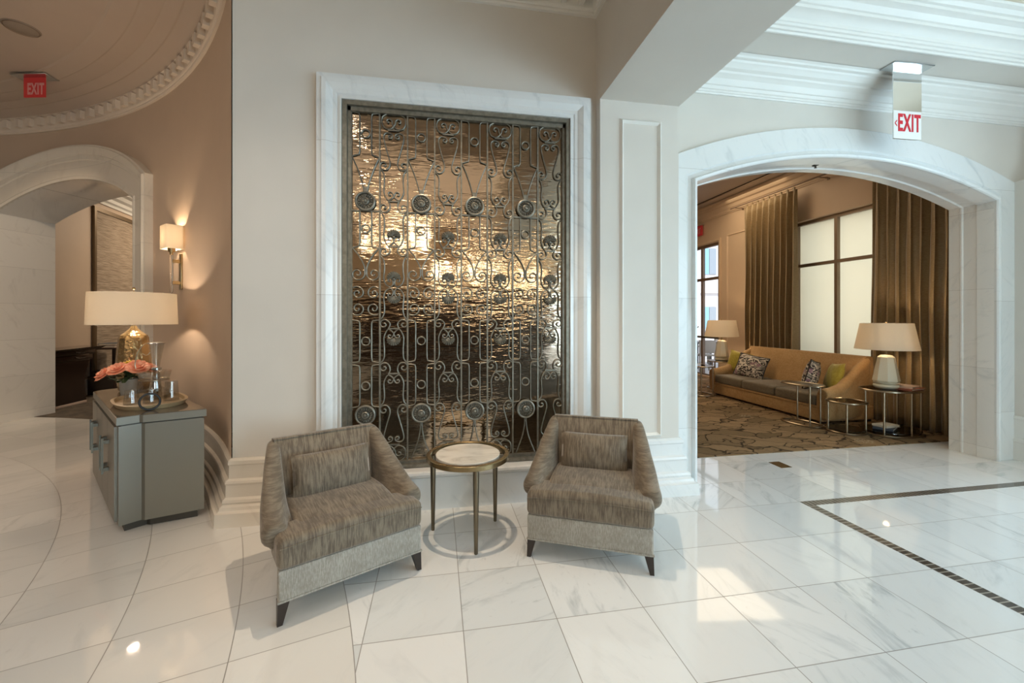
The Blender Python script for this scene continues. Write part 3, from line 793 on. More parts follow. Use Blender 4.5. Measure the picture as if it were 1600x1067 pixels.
def shell_bm(cx, z, upw=1, r=.052):
    """scallop: ribbed fan opening upwards (or downwards)"""
    bm = B(); n=60; m=7; V=[]
    for j in range(m+1):
        row=[]
        f = j/m
        for i in range(n+1):
            a = R(-100+200*i/n); rib = .5+.5*math.cos(i/n*2*PI*10)
            rr = r*(.12+.88*f)*(1-.10*(abs(a)/2.0)**2)*(1+.05*f*rib)
            x = rr*math.sin(a)*1.02; zz = rr*math.cos(a)*.92 + r*.10
            y = -(.004+ .010*math.sin(PI*min(1,f*.8+.1)) + .013*f*rib)
            row.append(bm.verts.new((cx+x, GY-.004+y, z+upw*zz)))
        V.append(row)
    for a,b in zip(V,V[1:]):
        for i in range(n): bm.faces.new((a[i],a[i+1],b[i+1],b[i]))
    back = [bm.verts.new((v.co.x, GY, v.co.z)) for v in V[-1]]
    for i in range(n): bm.faces.new((V[-1][i],V[-1][i+1],back[i+1],back[i]))
    b = B(); rbox(b,-.010,.010,-.012,0,-.014,.004,.004,2); merge(bm, b, Matrix.Translation((cx,GY-.002,z+upw*.002)))
    return bm
gr = thing('iron_grille', 'ornamental bronze-coloured iron screen of scrolls, rosettes and shells', 'grille', (.195,GY,.31))
GI = Matrix.Translation((-.195,-GY,-.31))
def gp(name, bm, angle=40, mat=None, parent=None):
    bmesh.ops.transform(bm, matrix=GI, verts=bm.verts)
    return obj(name, bm, mat or M['iron'], parent or gr, angle=angle)
bm = B()
for (a,b,c,d,e,f) in ((-.705,-.672,GY-.05,GY+.07,.31,3.135),(-.672,GX0,GY-.02,GY+.05,.31,3.1),(1.062,1.092,GY-.05,GY+.07,.31,3.135),(GX1,1.062,GY-.02,GY+.05,.31,3.1),
                      (-.672,1.062,GY-.05,GY+.07,3.10,3.135),(-.672,1.062,GY-.02,GY+.05,3.068,3.10),(-.672,1.062,GY-.05,GY+.07,.31,.335),(-.672,1.062,GY-.02,GY+.05,.335,.358)):
    box(bm,a,b,c,d,e,f)
gp('frame', bm)
for k in range(9):
    x = GX0+CWD*k
    bm = B(); box(bm, x-.0055,x+.0055,GY-.007,GY+.007,.357,3.07); gp('upright', bm)
for k in range(8):
    cx = GX0+CWD*(k+.5); bm = B()
    if k%2 == 0:
        for c in (A_top,A_V,A_mid,A_V2,A_s2,A_s3,A_box(0),A_box(69.5),A_low): gtube(bm, c, cx)
        box(bm, cx-.0125,cx+.0125,GY-.006,GY+.006,gz(303),gz(287)-.03)
        box(bm, cx-.007,cx+.007,GY-.006,GY+.006,gz(668),gz(658))
        box(bm, cx-CWD/2,cx+CWD/2,GY-.005,GY+.005,gz(331.2),gz(329))
        gp('scrollwork', bm)
        for py in (210,358,533,602.5):
            bm = B(); ring(bm, cx, py); gp('ring', bm)
        gp('rosette', rosette_bm(cx, gz(316)), 30)
        gp('rosette', rosette_bm(cx, gz(647)), 30)
    else:
        for c in halfB: gtube(bm, c, cx); gtube(bm, flip(c), cx)
        for py in (202,313.7,384.5,898-202,898-313.7,898-384.5): box(bm, cx-9*KX,cx+9*KX,GY-.006,GY+.006,gz(py)-.005,gz(py)+.005)
        gp('scrollwork', bm)
        for py,u in ((369,1),(435,1),(463,-1),(529,-1)): gp('shell', shell_bm(cx, gz(py), u), 60)
# glass behind the grille, three panes one above the other
for nm,za,zb in (('lowest amber rippled glass pane behind the iron grille',.359,1.243),('middle amber rippled glass pane behind the iron grille',1.247,2.198),('topmost amber rippled glass pane behind the iron grille',2.202,3.066)):
    bm = B(); box(bm,GX0+.001,GX1-.001,3.410,3.418,za,zb); tag(obj('rippled_glass', bm, M['ripple'], smooth=False), nm, 'glass panel', 'amber glass panes behind the grille')

# ------------------------------------------------------------------ upholstered seats
def interp(tab, x):
    if x <= tab[0][0]: return tab[0][1]
    for (a,b),(c,d) in zip(tab, tab[1:]):
        if x <= c:
            t = (x-a)/(c-a); t = t*t*(3-2*t)*.35+t*.65; return b+(d-b)*t
    return tab[-1][1]
def arm_bm(side, p):
    """sloping arm lofted from front (v0) to back (v1)"""
    rings = []; n = 16
    v0,v1 = p['v0'],p['v1']
    def sec(v, k=1.0):
        h = interp(p['h'], v); hu = interp(p['hu'], v); t = interp(p['t'], v)
        inn = interp(p['inn'], v); zb = p['zb']; ho = interp(p['out'], v)
        pts = [(ho, zb),(ho+.004,(zb+h)*.5-.02),(hu+t*.80, h-t*1.7),(hu+t, h-t*1.0),(hu+t*.82, h-t*.36),(hu+t*.35, h-t*.04),(hu-t*.25, h),
               (hu-t*.72, h-t*.30),(hu-t*1.0, h-t*.95),(inn+.012, (p['zs']+h-t)*.5+.0),(inn, p['zs']),(inn, zb)]
        if k != 1.0:
            cu = hu; cz = h-t*.9
            pts = [(cu+(a-cu)*k, cz+(b-cz)*k) if b > zb+.03 else (cu+(a-cu)*k, cz+(b-cz)*k) for a,b in pts]
        return pts
    ks = [(v0-p['nose']*a_,b_) for a_,b_ in p.get('ks',((1,.55),(.75,.80),(.35,.95)))]
    for v,k in ks: rings.append([(side*a, v, b) for a,b in sec(v0,k)])
    for i in range(n+1):
        v = v0+(v1-v0)*i/n; rings.append([(side*a, v, b) for a,b in sec(v)])
    bm = B(); loft(bm, rings, True, True)
    return bm
def soften(o, lv=1):
    m = o.modifiers.new('sub','SUBSURF'); m.levels = lv; m.render_levels = lv
def back_bm(p):
    """slab between the arms: front face leans back"""
    bm = B(); w0,w1 = p['bw0'],p['bw1']; prof = p['back']       # (v,z,width factor 0..1)
    rings = []
    for s in [-1,-.96,-.5,0,.5,.96,1]:
        rings.append([((w0+(w1-w0)*f)*s, v, z) for v,z,f in prof])
    loft(bm, rings, True, True); return bm
def pillow_bm(w, h, d, n=14, seam=.5, sag=.06):
    bm = B(); V = {}
    for sgn in (1,-1):
        for i in range(n+1):
            for j in range(n+1):
                u = -1+2*i/n; v = -1+2*j/n
                if sgn == -1 and (i in (0,n) or j in (0,n)): V[(sgn,i,j)] = V[(1,i,j)]; continue
                th = ((1-abs(u)**2.6)*(1-abs(v)**2.6))**.55 if abs(u)<1 and abs(v)<1 else 0
                kx = 1-sag*(1-abs(u))*0 - sag*(v*v)*0; 
                x = u*w/2*(1-sag*(1-v*v)*abs(u)); z = v*h/2*(1-sag*(1-u*u)*abs(v))
                V[(sgn,i,j)] = bm.verts.new((x, sgn*th*d/2 + .004*math.sin(9*u+5*v)*th, z))
    for sgn in (1,-1):
        for i in range(n):
            for j in range(n): bm.faces.new((V[(sgn,i,j)],V[(sgn,i+1,j)],V[(sgn,i+1,j+1)],V[(sgn,i,j+1)]))
    return bm
CH = dict(v0=.135, v1=.66, nose=.045, zb=.24, zs=.40,
    h=[(.13,.458),(.2,.475),(.3,.520),(.4,.592),(.5,.668),(.6,.738),(.66,.745)],
    hu=[(.13,.365),(.3,.352),(.45,.325),(.66,.293)], t=[(.13,.068),(.4,.058),(.66,.036)],
    inn=[(.13,.27),(.3,.26),(.5,.255),(.66,.25)], out=[(.13,.368),(.4,.335),(.66,.285)],
    bw0=.262, bw1=.30, back=[(.50,.36,0),(.505,.42,0),(.545,.58,.5),(.598,.742,1),(.612,.748,1),(.655,.745,1),(.672,.735,1),(.70,.5,.9),(.72,.24,.9)])
def taper(bm):
    for v in bm.verts: v.co.x *= 1-.30*max(0,v.co.y-.02)/.68
def armchair(loc, rz, label):
    t = thing('armchair', label, 'armchair', loc, rz, 'pair of taupe velvet armchairs by the grille')
    bm = B(); rbox(bm,-.372,.372,.0,.70,.112,.262,.014,3); rbox(bm,-.372,.372,.0,.70,.24,.266,.012,2)
    taper(bm); obj('base', bm, M['chenille_lit'], t, label='upholstered base, light on its front painted in as paler cloth')
    bm = B()
    for x0,x1,y0,y1 in ((-.376,.376,-.004,.006),(-.376,-.366,0,.70),(.366,.376,0,.70)): rbox(bm,x0,x1,y0,y1,.110,.121,.004,2)
    taper(bm); obj('piping', bm, M['chenille_lit'], t)
    bm = B(); rbox(bm,-.376,.376,-.012,.20,.262,.410,.034,5,crown=.0,cuts=6); o1 = bm
    for v in bm.verts:
        fx = v.co.x/.376
        if v.co.z > .34: v.co.z += .022*(1-fx*fx)
    b = B(); rbox(b,-.268,.268,.05,.55,.262,.410,.03,4,cuts=6)
    for v in b.verts:
        if v.co.z > .34: v.co.z += .022*(1-(v.co.x/.376)**2) - .012 + .016*min(1,max(0,(v.co.y-.06)/.11)) + .014*math.sin(PI*min(1,max(0,(v.co.y-.1)/.45)))
    merge(bm, b)
    tube(bm, [(-.366,-.013,.375),(-.2,-.0145,.385),(0,-.0145,.388),(.2,-.0145,.385),(.366,-.013,.375)], .003, 6, up=Vector((0,0,1)))
    obj('seat_cushion', bm, M['chenille'], t, angle=60)
    for s in (-1,1): soften(obj('arm', arm_bm(s, CH), M['chenille_arm'], t, angle=75))
    obj('backrest', back_bm(CH), M['chenille'], t, angle=50)
    bm = B(); tube(bm, [(-.30,.598,.745),(0,.598,.746),(.30,.598,.745)], .004, 6, up=Vector((0,0,1)))
    for s in (-1,1): tube(bm, [(s*.298,.600,.742),(s*.283,.572,.66),(s*.268,.54,.56),(s*.262,.515,.47)], .0035, 6, up=Vector((1,0,0)))
    obj('seam', bm, M['chenille'], t)
    b = B(); merge(b, pillow_bm(.46,.265,.13,16,sag=.03), Matrix.Translation((0,.455,.535)) @ Matrix.Rotation(R(-14),4,'X'))
    obj('lumbar_pillow', b, M['chenille'], t, angle=80)
    for sx in (-1,1):
        for y,dy in ((.03,-1),(.66,1)):
            bm = B(); x = sx*(.345 if dy<0 else .235)
            a = [(x-.026,y-.024),(x+.026,y-.024),(x+.026,y+.026),(x-.026,y+.026)]
            cx_,cy_ = x+sx*.018, y-.010 if dy<0 else y+.02
            c = [(cx_-.012,cy_-.012),(cx_+.012,cy_-.012),(cx_+.012,cy_+.012),(cx_-.012,cy_+.012)]
            loft(bm, [[(p[0],p[1],0) for p in c],[(p[0],p[1],.113) for p in a]])
            obj('leg', bm, M['wood_dark'], t, smooth=False, label='tapered dark wooden leg')
    return t
armchair((-.415,2.335,0), R(28.0), 'taupe velvet armchair left of the round marble table')
armchair((.885,2.37,0), R(-25.4), 'taupe velvet armchair right of the round marble table')

# round side table
st = thing('side_table', 'round brass side table with inset marble top between the armchairs', 'table', (.211,2.87,0))
bm = B(); lathe(bm, [(.249,.522),(.275,.522),(.280,.526),(.280,.553),(.276,.557),(.252,.557),(.248,.553),(.248,.526),(.249,.522)], 64, cap=False)
for k in range(3):
    a = R(90+120*k); box_ = B(); box(box_,.20,.25,-.012,.012,.524,.532); merge(bm, box_, Matrix.Rotation(a,4,'Z'))
b = bm; bmesh.ops.remove_doubles(b, verts=b.verts, dist=1e-5); obj('rim', bm, M['table_brass'], st, angle=30)
bm = B(); lathe(bm, [(.0005,.532),(.215,.532),(.218,.535),(.218,.552),(.215,.555),(.0005,.555)], 64); obj('marble_inset', bm, M['table_marble'], st, angle=30)
for k,(x,y) in enumerate(((-.03,2.97),(.243,2.615),(.423,3.025))):
    bm = B(); x -= .211; y -= 2.87; k1 = .93
    lathe(bm, [(.0105,0),(.012,.004),(.0195,.46),(.0195,.523)], 14, (x*.98,y*.98,0)); obj('leg', bm, M['brass_dark'], st)

# sofa
def scale_sofa():
    return dict(v0=.06, v1=.86, nose=.05, zb=.04, zs=.36, ks=((1,.80),(.8,.90),(.4,.97)),
      h=[(.10,.505),(.3,.55),(.5,.68),(.7,.84),(.86,.925)], hu=[(.1,1.175),(.86,1.10)], t=[(.1,.10),(.4,.085),(.86,.06)],
      inn=[(.1,1.07),(.86,1.03)], out=[(.1,1.26),(.5,1.22),(.86,1.14)], bw0=1.06, bw1=1.12,
      back=[(.62,.30,0),(.64,.42,.1),(.72,.70,.5),(.80,.915,1),(.83,.93,1),(.90,.925,1),(.93,.90,1),(.94,.10,.9)])
SP = scale_sofa()
so = thing('sofa', 'long tan three-seat sofa with sloping arms under the lounge window', 'sofa', (5.20,6.09,0), R(-90))
bm = B(); rbox(bm,-1.16,1.16,.03,.90,.035,.225,.02,3); rbox(bm,-1.15,1.15,.015,.6,.215,.25,.012,3); obj('base', bm, M['sofa_fabric'], so)
for k in range(3):
    x0 = -1.08+.72*k; bm = B(); rbox(bm,x0+.003,x0+.717,.0,.70,.25,.395,.035,4,crown=.025,cuts=6); obj('seat_cushion', bm, M['sofa_cushion'], so, angle=60, label='darker olive brown seat cushion')
for s in (-1,1): soften(obj('arm', arm_bm(s, SP), M['sofa_fabric'], so, angle=75))
obj('backrest', back_bm(SP), M['sofa_fabric'], so, angle=50)
for sx in (-1,1):
    for y in (.1,.85):
        bm = B(); box(bm,sx*1.1-.03,sx*1.1+.03,y-.03,y+.03,.006,.04); obj('foot', bm, M['wood_dark'], so, smooth=False)
def throw(name, label, mat, w, h, d, loc, rot, cat='cushion', trim=None):
    bm = B(); merge(bm, pillow_bm(w,h,d,14,sag=.05))
    o = obj(name, bm, mat, angle=80); o.location = loc; o.rotation_euler = rot; tag(o, label, cat, 'throw pillows on the sofa')
    if trim:
        n=20; P=[]
        for (ax,az,bx,bz) in ((-1,-1,1,-1),(1,-1,1,1),(1,1,-1,1),(-1,1,-1,-1)):
            for i in range(n):
                u=ax+(bx-ax)*i/n; v=az+(bz-az)*i/n
                P.append((u*w/2*(1-.05*(1-v*v)*abs(u)),0,v*h/2*(1-.05*(1-u*u)*abs(v))))
        bm = B(); tube(bm, P, .009, 6, closed=True); obj('piping', bm, trim, o)
    return o
throw('throw_pillow','mustard yellow pillow at the far end of the sofa, behind the patterned one',M['mustard'],.44,.42,.15,(5.68,7.12,.62),(R(-14),R(10),R(-72)))
throw('throw_pillow','swirl-patterned black and cream pillow at the far end of the sofa',M['swirl'],.52,.42,.17,(5.60,6.70,.595),(R(-24),R(8),R(-68)),trim=M['wood_dark'])
throw('throw_pillow','mustard yellow pillow at the near end of the sofa',M['mustard'],.46,.42,.15,(5.72,5.20,.61),(R(-18),R(-6),R(-118)))
throw('throw_pillow','swirl-patterned black and cream pillow leaning at the near end of the sofa',M['swirl'],.46,.44,.17,(5.56,5.42,.61),(R(-12),R(-10),R(-150)),trim=M['wood_dark'])

# lounge tables ------------------------------------------------------
def oval(cx,cy,a,b,z,n=40,p=2.4):
    out=[]
    for i in range(n):
        t=2*PI*i/n; c,s=math.cos(t),math.sin(t)
        out.append((cx+a*abs(c)**(2/p)*(1 if c>=0 else -1), cy+b*abs(s)**(2/p)*(1 if s>=0 else -1), z))
    return out
def metal_table(name, label, loc, rz, a, b, h, legs, base='ring', top=None, shelf=None, group=None, zf=.006):
    t = thing(name, label, 'table', (*loc,zf), rz, group)
    bm = B(); loft(bm, [oval(0,0,a,b,h-.014), oval(0,0,a,b,h)]); obj('tabletop', bm, top or M['smoked'], t, angle=30)
    bm = B(); tube(bm, oval(0,0,a+.004,b+.004,h-.008), .012, 8, closed=True, up=Vector((0,0,1))); obj('rim', bm, M['silver_brass'], t)
    for (x,y) in legs:
        bm = B(); cyl(bm, x,y,.012,h-.01,.011,10); obj('leg', bm, M['silver_brass'], t)
    if base == 'ring':
        bm = B(); tube(bm, oval(0,0,a,b,.012), .012, 8, closed=True, up=Vector((0,0,1))); obj('base_ring', bm, M['silver_brass'], t)
    if shelf:
        bm = B(); loft(bm, [oval(0,0,a*.98,b*.98,shelf-.008), oval(0,0,a*.98,b*.98,shelf)]); obj('shelf', bm, M['smoked'], t, angle=30)
    return t
metal_table('side_table','small oval metal table with open cage legs at the far end of the sofa',(4.98,7.25),0,.17,.25,.56,((-.12,-.18),(.12,-.18),(-.12,.18),(.12,.18)),top=M['smoked'])
metal_table('side_table','slim bronze drinks table standing in front of the sofa',(5.0,5.02),R(10),.15,.27,.56,((.13,-.16),(.13,.16),(-.12,-.19)),top=M['brass_dark'])
metal_table('side_table','low nesting table tucked beside the taller lamp table',(5.21,4.56),R(5),.20,.19,.40,((-.16,-.12),(.16,-.12),(-.16,.12),(.16,.12)),shelf=.05)
metal_table('side_table','oval two-tier metal table carrying the near cream lamp',(5.72,4.42),R(0),.34,.25,.565,((-.28,-.14),(.0,-.24),(.28,-.14),(-.1,.24),(.28,.14)),shelf=.05)
def book(label, loc, w,d,h,rz,cov,grp):
    t = thing('book', label, 'book', loc, rz, grp)
    bm = B(); box(bm,-w/2,w/2,-d/2,d/2,0,.004); box(bm,-w/2,w/2,-d/2,d/2,h-.004,h); box(bm,-w/2,-w/2+.005,-d/2,d/2,.004,h-.004); obj('cover', bm, cov, t, smooth=False)
    bm = B(); box(bm,-w/2+.005,w/2-.006,-d/2+.006,d/2-.006,.004,h-.004); obj('pages', bm, M['pages'], t, smooth=False)
zt = .006+.565
book('dark book on the lamp table, under the cream one', (5.88,4.34,zt), .30,.22,.024, .2, M['book2'], 'books beside the near lounge lamp')
book('cream book stacked on the lamp table', (5.87,4.35,zt+.024), .26,.19,.022, .35, M['book1'], 'books beside the near lounge lamp')
book('grey book on the low shelf of the lamp table', (5.66,4.44,.058), .28,.2,.03, .5, M['book3'], 'books on the shelf of the lamp table')
book('pale book on top of the grey one on the low shelf', (5.67,4.44,.088), .24,.17,.025, .1, M['pages'], 'books on the shelf of the lamp table')

def table_lamp_cream(loc, label, s=1.0, power=10):
    t = thing('table_lamp', label, 'lamp', loc, 0, 'cream ceramic lamps beside the sofa')
    bm = B(); lathe(bm, [(.11*s,0),(.125*s,.012*s),(.135*s,.03*s),(.13*s,.05*s),(.105*s,.062*s),(.13*s,.07*s),(.135*s,.085*s)], 28); obj('foot', bm, M['ceramic'], t)
    bm = B(); lathe(bm, [(.125*s,.085*s),(.14*s,.10*s),(.088*s,.40*s),(.06*s,.425*s),(.02*s,.43*s)], 8); obj('body', bm, M['ceramic'], t, angle=20)
    bm = B(); cyl(bm,0,0,.43*s,.50*s,.012*s,12); bmesh.ops.create_uvsphere(bm, u_segments=10, v_segments=6, radius=.012*s, matrix=Matrix.Translation((0,0,.85*s))); cyl(bm,0,0,.82*s,.85*s,.004,8); obj('stem', bm, M['brass'], t)
    bm = B(); lathe(bm, [(.325*s,.50*s),(.265*s,.835*s)], 48, cap=False); lathe(bm, [(.319*s,.504*s),(.259*s,.831*s)], 48, cap=False); obj('lamp_shade', bm, M['shade'], t)
    bm = B(); bmesh.ops.create_uvsphere(bm, u_segments=12, v_segments=8, radius=.03*s, matrix=Matrix.Translation((0,0,.62*s))); obj('bulb', bm, M['bulb'], t)
    lamp_light((loc[0],loc[1],loc[2]+.66*s), power, .05)
    return t
LC_WARM = (1.0,.72,.45)
def lamp_light(loc, power, r=.05, col=LC_WARM, typ='POINT', name='light_bulb_glow', **k):
    l = D.lights.new(name, typ); l.energy = power; l.color = col
    if typ in ('POINT','SPOT'): l.shadow_soft_size = r
    for a,b in k.items(): setattr(l,a,b)
    o = D.objects.new(name, l); COL.objects.link(o); o.location = loc; return o
def aim(o, target):
    o.rotation_euler = (Vector(target)-o.location).to_track_quat('-Z','Y').to_euler(); return o
table_lamp_cream((5.70,4.46,zt), 'cream ceramic lamp with wide shade on the near lounge table', 1.0, 9)
metal_table('end_table','small table behind the far sofa arm carrying the far lamp',(5.80,7.78),0,.24,.24,.58,((-.2,0),(.2,0),(0,.2),(0,-.2)),top=M['wood_dark'])
table_lamp_cream((5.80,7.76,.587), 'cream ceramic lamp with wide shade behind the far end of the sofa', 1.0, 9)

# curtains
def curtain(label, y0, y1, pleats, x0=6.27, z0=.015, z1=3.76, seed=1, flare=.0):
    t = thing('curtain', label, 'curtain', (x0,(y0+y1)/2,0), 0, 'bronze silk curtains at the lounge window')
    rnd = random.Random(seed); n = pleats*12; m = 26; bm = B(); ph = [rnd.uniform(-.5,.5) for _ in range(pleats+2)]; am=[rnd.uniform(.7,1.25) for _ in range(pleats+2)]
    V=[]
    yc=(y0+y1)/2
    for j in range(m+1):
        f=j/m; z=z1-(z1-z0)*f; row=[]
        for i in range(n+1):
            u=i/n; k=u*pleats; ki=int(k); a = (am[ki]*(1-(k-ki))+am[ki+1]*(k-ki))
            spread = 1+flare*f
            y = yc+(y0-yc+(y1-y0)*u)*spread + .012*math.sin(3*f*PI+k)*f + .030*math.sin(4*PI*k+.9)*min(1,f*3)*(1 if 0<i<n else 0)
            amp = (.03 if f<.02 else .045+.05*min(1,f*1.8))*a
            s = math.sin(2*PI*k+ph[ki]*f*1.2)
            s = math.copysign(abs(s)**.75, s)
            x = -amp*s - .02*f*math.sin(k*.9+seed)
            row.append(bm.verts.new((x, y-yc, z)))
        V.append(row)
    for a,b in zip(V,V[1:]):
        for i in range(n): bm.faces.new((a[i],a[i+1],b[i+1],b[i]))
    o = obj('drape', bm, M['curtain'], t, angle=80)
    md = o.modifiers.new('s','SOLIDIFY'); md.thickness=.004
    for i in range(pleats):
        bm = B(); y=(y0+(y1-y0)*(i+.5)/pleats)-yc; box(bm,-.012,.012,y-.018,y+.018,z1-.01,z1+.05); obj('hook', bm, M['curtain'], t, smooth=False)
    return t
curtain('bronze silk curtain at the far side of the lounge window', 6.42, 7.72, 9, seed=3, x0=6.30)
curtain('bronze silk curtain at the near side of the lounge window, beside the arch', 4.0, 5.11, 8, seed=8, x0=6.29)
cr = thing('curtain_rod', 'thin dark curtain rod above the lounge window', 'curtain rod', (6.27,6,3.83))
bm = B(); tube(bm, [(0,-2.1,0),(0,2.1,0)], .013, 10, up=Vector((0,0,1))); obj('rod', bm, M['frame_door'], cr)
for y in (-1.9,0.0,2.0):
    bm = B(); box(bm,0,.23,y-.008,y+.008,-.006,.006); box(bm,.215,.23,y-.02,y+.02,-.03,.03); obj('bracket', bm, M['frame_door'], cr, smooth=False)

# ------------------------------------------------------------------ text
def text_bm(body, size, ext=.002, xs=1.0, bold=.0):
    c = D.curves.new('lettering','FONT'); c.body = body; c.size = size; c.extrude = ext; c.offset = bold; c.align_x='CENTER'; c.align_y='CENTER'; c.resolution_u = 3; c.space_character = 1.12
    o = D.objects.new('lettering', c); COL.objects.link(o); bpy.context.view_layer.update()
    dg = bpy.context.evaluated_depsgraph_get(); me = D.meshes.new_from_object(o.evaluated_get(dg)); D.objects.remove(o)
    bm = B(); bm.from_mesh(me); D.meshes.remove(me)
    bmesh.ops.transform(bm, matrix=Matrix.Diagonal((xs,1,1,1)), verts=bm.verts); return bm
def exit_sign(label, loc, rz, w, h, th, plate=(.42,.14), letters=.19, mat=None, arrow=True, group=None, lz=None):
    t = thing('exit_sign', label, 'exit sign', loc, rz, group)
    bm = B(); rbox(bm,-plate[0]/2,plate[0]/2,-plate[1]/2,plate[1]/2,-.012,0,.003,1); obj('ceiling_plate', bm, M['steel'], t)
    bm = B(); box(bm,-w/2,w/2,-th/2,th/2,-h,-.012); obj('panel', bm, mat or M['mirror'], t, smooth=False)
    lz = lz if lz is not None else -h+.14
    b = text_bm('EXIT', letters, .0015, .50, .006); bm = B(); merge(bm, b, Matrix.Translation((.016,-th/2-.002,lz)) @ Matrix.Rotation(R(90),4,'X')); obj('lettering', bm, M['red'] if mat is None else M['sign_pink'], t, smooth=False, label='red EXIT lettering' if mat is None else 'paler EXIT lettering')
    if arrow:
        bm = B(); box(bm,-w/2+.003,w/2-.003,-th/2-.0008,-th/2,-h+.003,lz+.115); obj('painted_reflection', bm, M['reflected_white'], t, smooth=False)  # white reflection low on the mirror panel, put in as a plate
        bm = B(); x=-.134; 
        loft(bm, [[(x+.022,-th/2-.003,lz+.03),(x+.022,-th/2-.003,lz+.018),(x,-th/2-.003,lz-.006),(x,-th/2-.003,lz+.006)],[(x+.022,-th/2-.001,lz+.03),(x+.022,-th/2-.001,lz+.018),(x,-th/2-.001,lz-.006),(x,-th/2-.001,lz+.006)]])
        loft(bm, [[(x+.022,-th/2-.003,lz-.03),(x+.022,-th/2-.003,lz-.018),(x,-th/2-.003,lz+.006),(x,-th/2-.003,lz-.006)],[(x+.022,-th/2-.001,lz-.03),(x+.022,-th/2-.001,lz-.018),(x,-th/2-.001,lz+.006),(x,-th/2-.001,lz-.006)]])
        obj('arrow', bm, M['red'], t, smooth=False)
    return t
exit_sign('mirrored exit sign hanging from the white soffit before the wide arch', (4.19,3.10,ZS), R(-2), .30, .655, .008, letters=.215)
exit_sign('red exit sign hanging from the taupe ceiling of the round hall', (-4.60,5.78,H_CEIL-.02), R(-12), .26, .24, .01, plate=(.42,.16), letters=.18, mat=M['red_glow'], arrow=False, lz=-.15)
es = exit_sign('small red exit sign above the terrace door in the lounge', (6.44,9.50,3.76), R(-90), .34, .25, .02, plate=(.36,.10), letters=.18, mat=M['red_glow'], arrow=False, lz=-.14)
sp = thing('ceiling_speaker', 'round flush speaker grille in the taupe ceiling at top left', 'ceiling speaker', (-3.98,4.86,H_CEIL))
bm = B(); lathe(bm, [(.001,-.012),(.115,-.012),(.125,-.006),(.135,0)], 36); obj('cover', bm, M['grille'], sp)
bm = B(); lathe(bm, [(.118,-.014),(.122,-.016),(.126,-.012)], 36, cap=False); obj('rim', bm, M['frame_door'], sp)
# small fitting in the arch soffit
dt = thing('ceiling_detector', 'tiny dark sensor set in the crown of the wide arch', 'sensor', (3.70,3.56,2.995))
bm = B(); lathe(bm, [(.03,.0),(.028,-.008),(.008,-.012),(.008,-.028),(.014,-.032),(.001,-.034)], 16); obj('head', bm, M['recess'], dt)
# floor outlet plate
bm = B(); rbox(bm,3.337,3.460,3.585,3.752,-.004,.0025,.002,1); tag(obj('floor_plate', bm, simple('tarnished_brass_plate',(.16,.10,.035),.4,.8)), 'small tarnished brass plate let into the marble floor', 'floor plate')

# ------------------------------------------------------------------ console in the round hall
F = Vector((-2.134,3.266)); G = Vector((-3.141,4.513)); ud = (G-F).normalized(); nd = Vector((-ud.y,ud.x))*-1    # nd points to the wall
if nd.dot(Vector((1,1))) < 0: nd = -nd
Rr = Vector((-1.690,3.480))
cb = thing('console_cabinet', 'champagne lacquer cabinet with dark glossy top against the curved wall', 'cabinet', (-2.45,4.05,0))
CO = Vector((-2.45,4.05))
L_ = (G-F).length
def cp(s, d): p = F+ud*s+nd*d; return (p.x-CO.x, p.y-CO.y)
lean = .10
side_r = (Rr-F)
def outline(ins=0, notch=.10):
    # s along the doors, d depth; canted stepped corners
    a = F+side_r; 
    e0 = -( (Rr-F).dot(ud) )            # how far the wall end flares
    dd = (Rr-F).dot(nd)
    k = .055
    P = [(k+ins, ins),(L_-k-ins, ins),(L_-k-ins,k+ins) ,(L_-ins, k*1.6+ins) ,(L_+e0-ins, dd),(-e0+ins, dd),(ins-.018,k*2.2+ins),(k+ins-.035,k*1.4+ins)]
    P = [(k+ins, ins),(L_-k-ins, ins),(L_-ins, k+ins),(L_+e0-ins, dd-ins),(-e0+ins, dd-ins),(-.10*e0+ins, .135+ins),(.012+ins,.12+ins),(.004+ins, ins)]
    return [cp(*p) for p in P]
bm = B(); prism(bm, outline(.012), .055,.735); obj('body', bm, M['console'], cb, smooth=False)
bm = B(); prism(bm, outline(.0), .745,.795); obj('top', bm, M['console'], cb, smooth=False)
bm = B(); prism(bm, outline(.004), .795,.800); obj('top_glass', bm, M['console_top'], cb, smooth=False, label='dark glossy tabletop')
bm = B(); prism(bm, outline(.022), .735,.745); obj('shadow_gap', bm, M['recess'], cb, smooth=False)
bm = B(); prism(bm, outline(.045), .0,.055); obj('plinth', bm, M['recess'], cb, smooth=False, label='dark recessed plinth')
for k in range(4):
    s0 = .07+(L_-.14)*k/4+.004; s1 = .07+(L_-.14)*(k+1)/4-.004
    bm = B(); prism(bm, [cp(s0,-.004),cp(s1,-.004),cp(s1,.016),cp(s0,.016)], .07,.725); dr = obj('door', bm, M['console'], cb, smooth=False)
    sh = s1-.06 if k%2==0 else s0+.06
    bm = B()
    prism(bm, [cp(sh-.012,-.045),cp(sh+.012,-.045),cp(sh+.012,-.033),cp(sh-.012,-.033)], .34,.60)
    for z in (.36,.56): prism(bm, [cp(sh-.02,-.035),cp(sh+.02,-.035),cp(sh+.02,-.003),cp(sh-.02,-.003)], z,z+.025)
    obj('handle', bm, M['nickel'], dr, smooth=False)
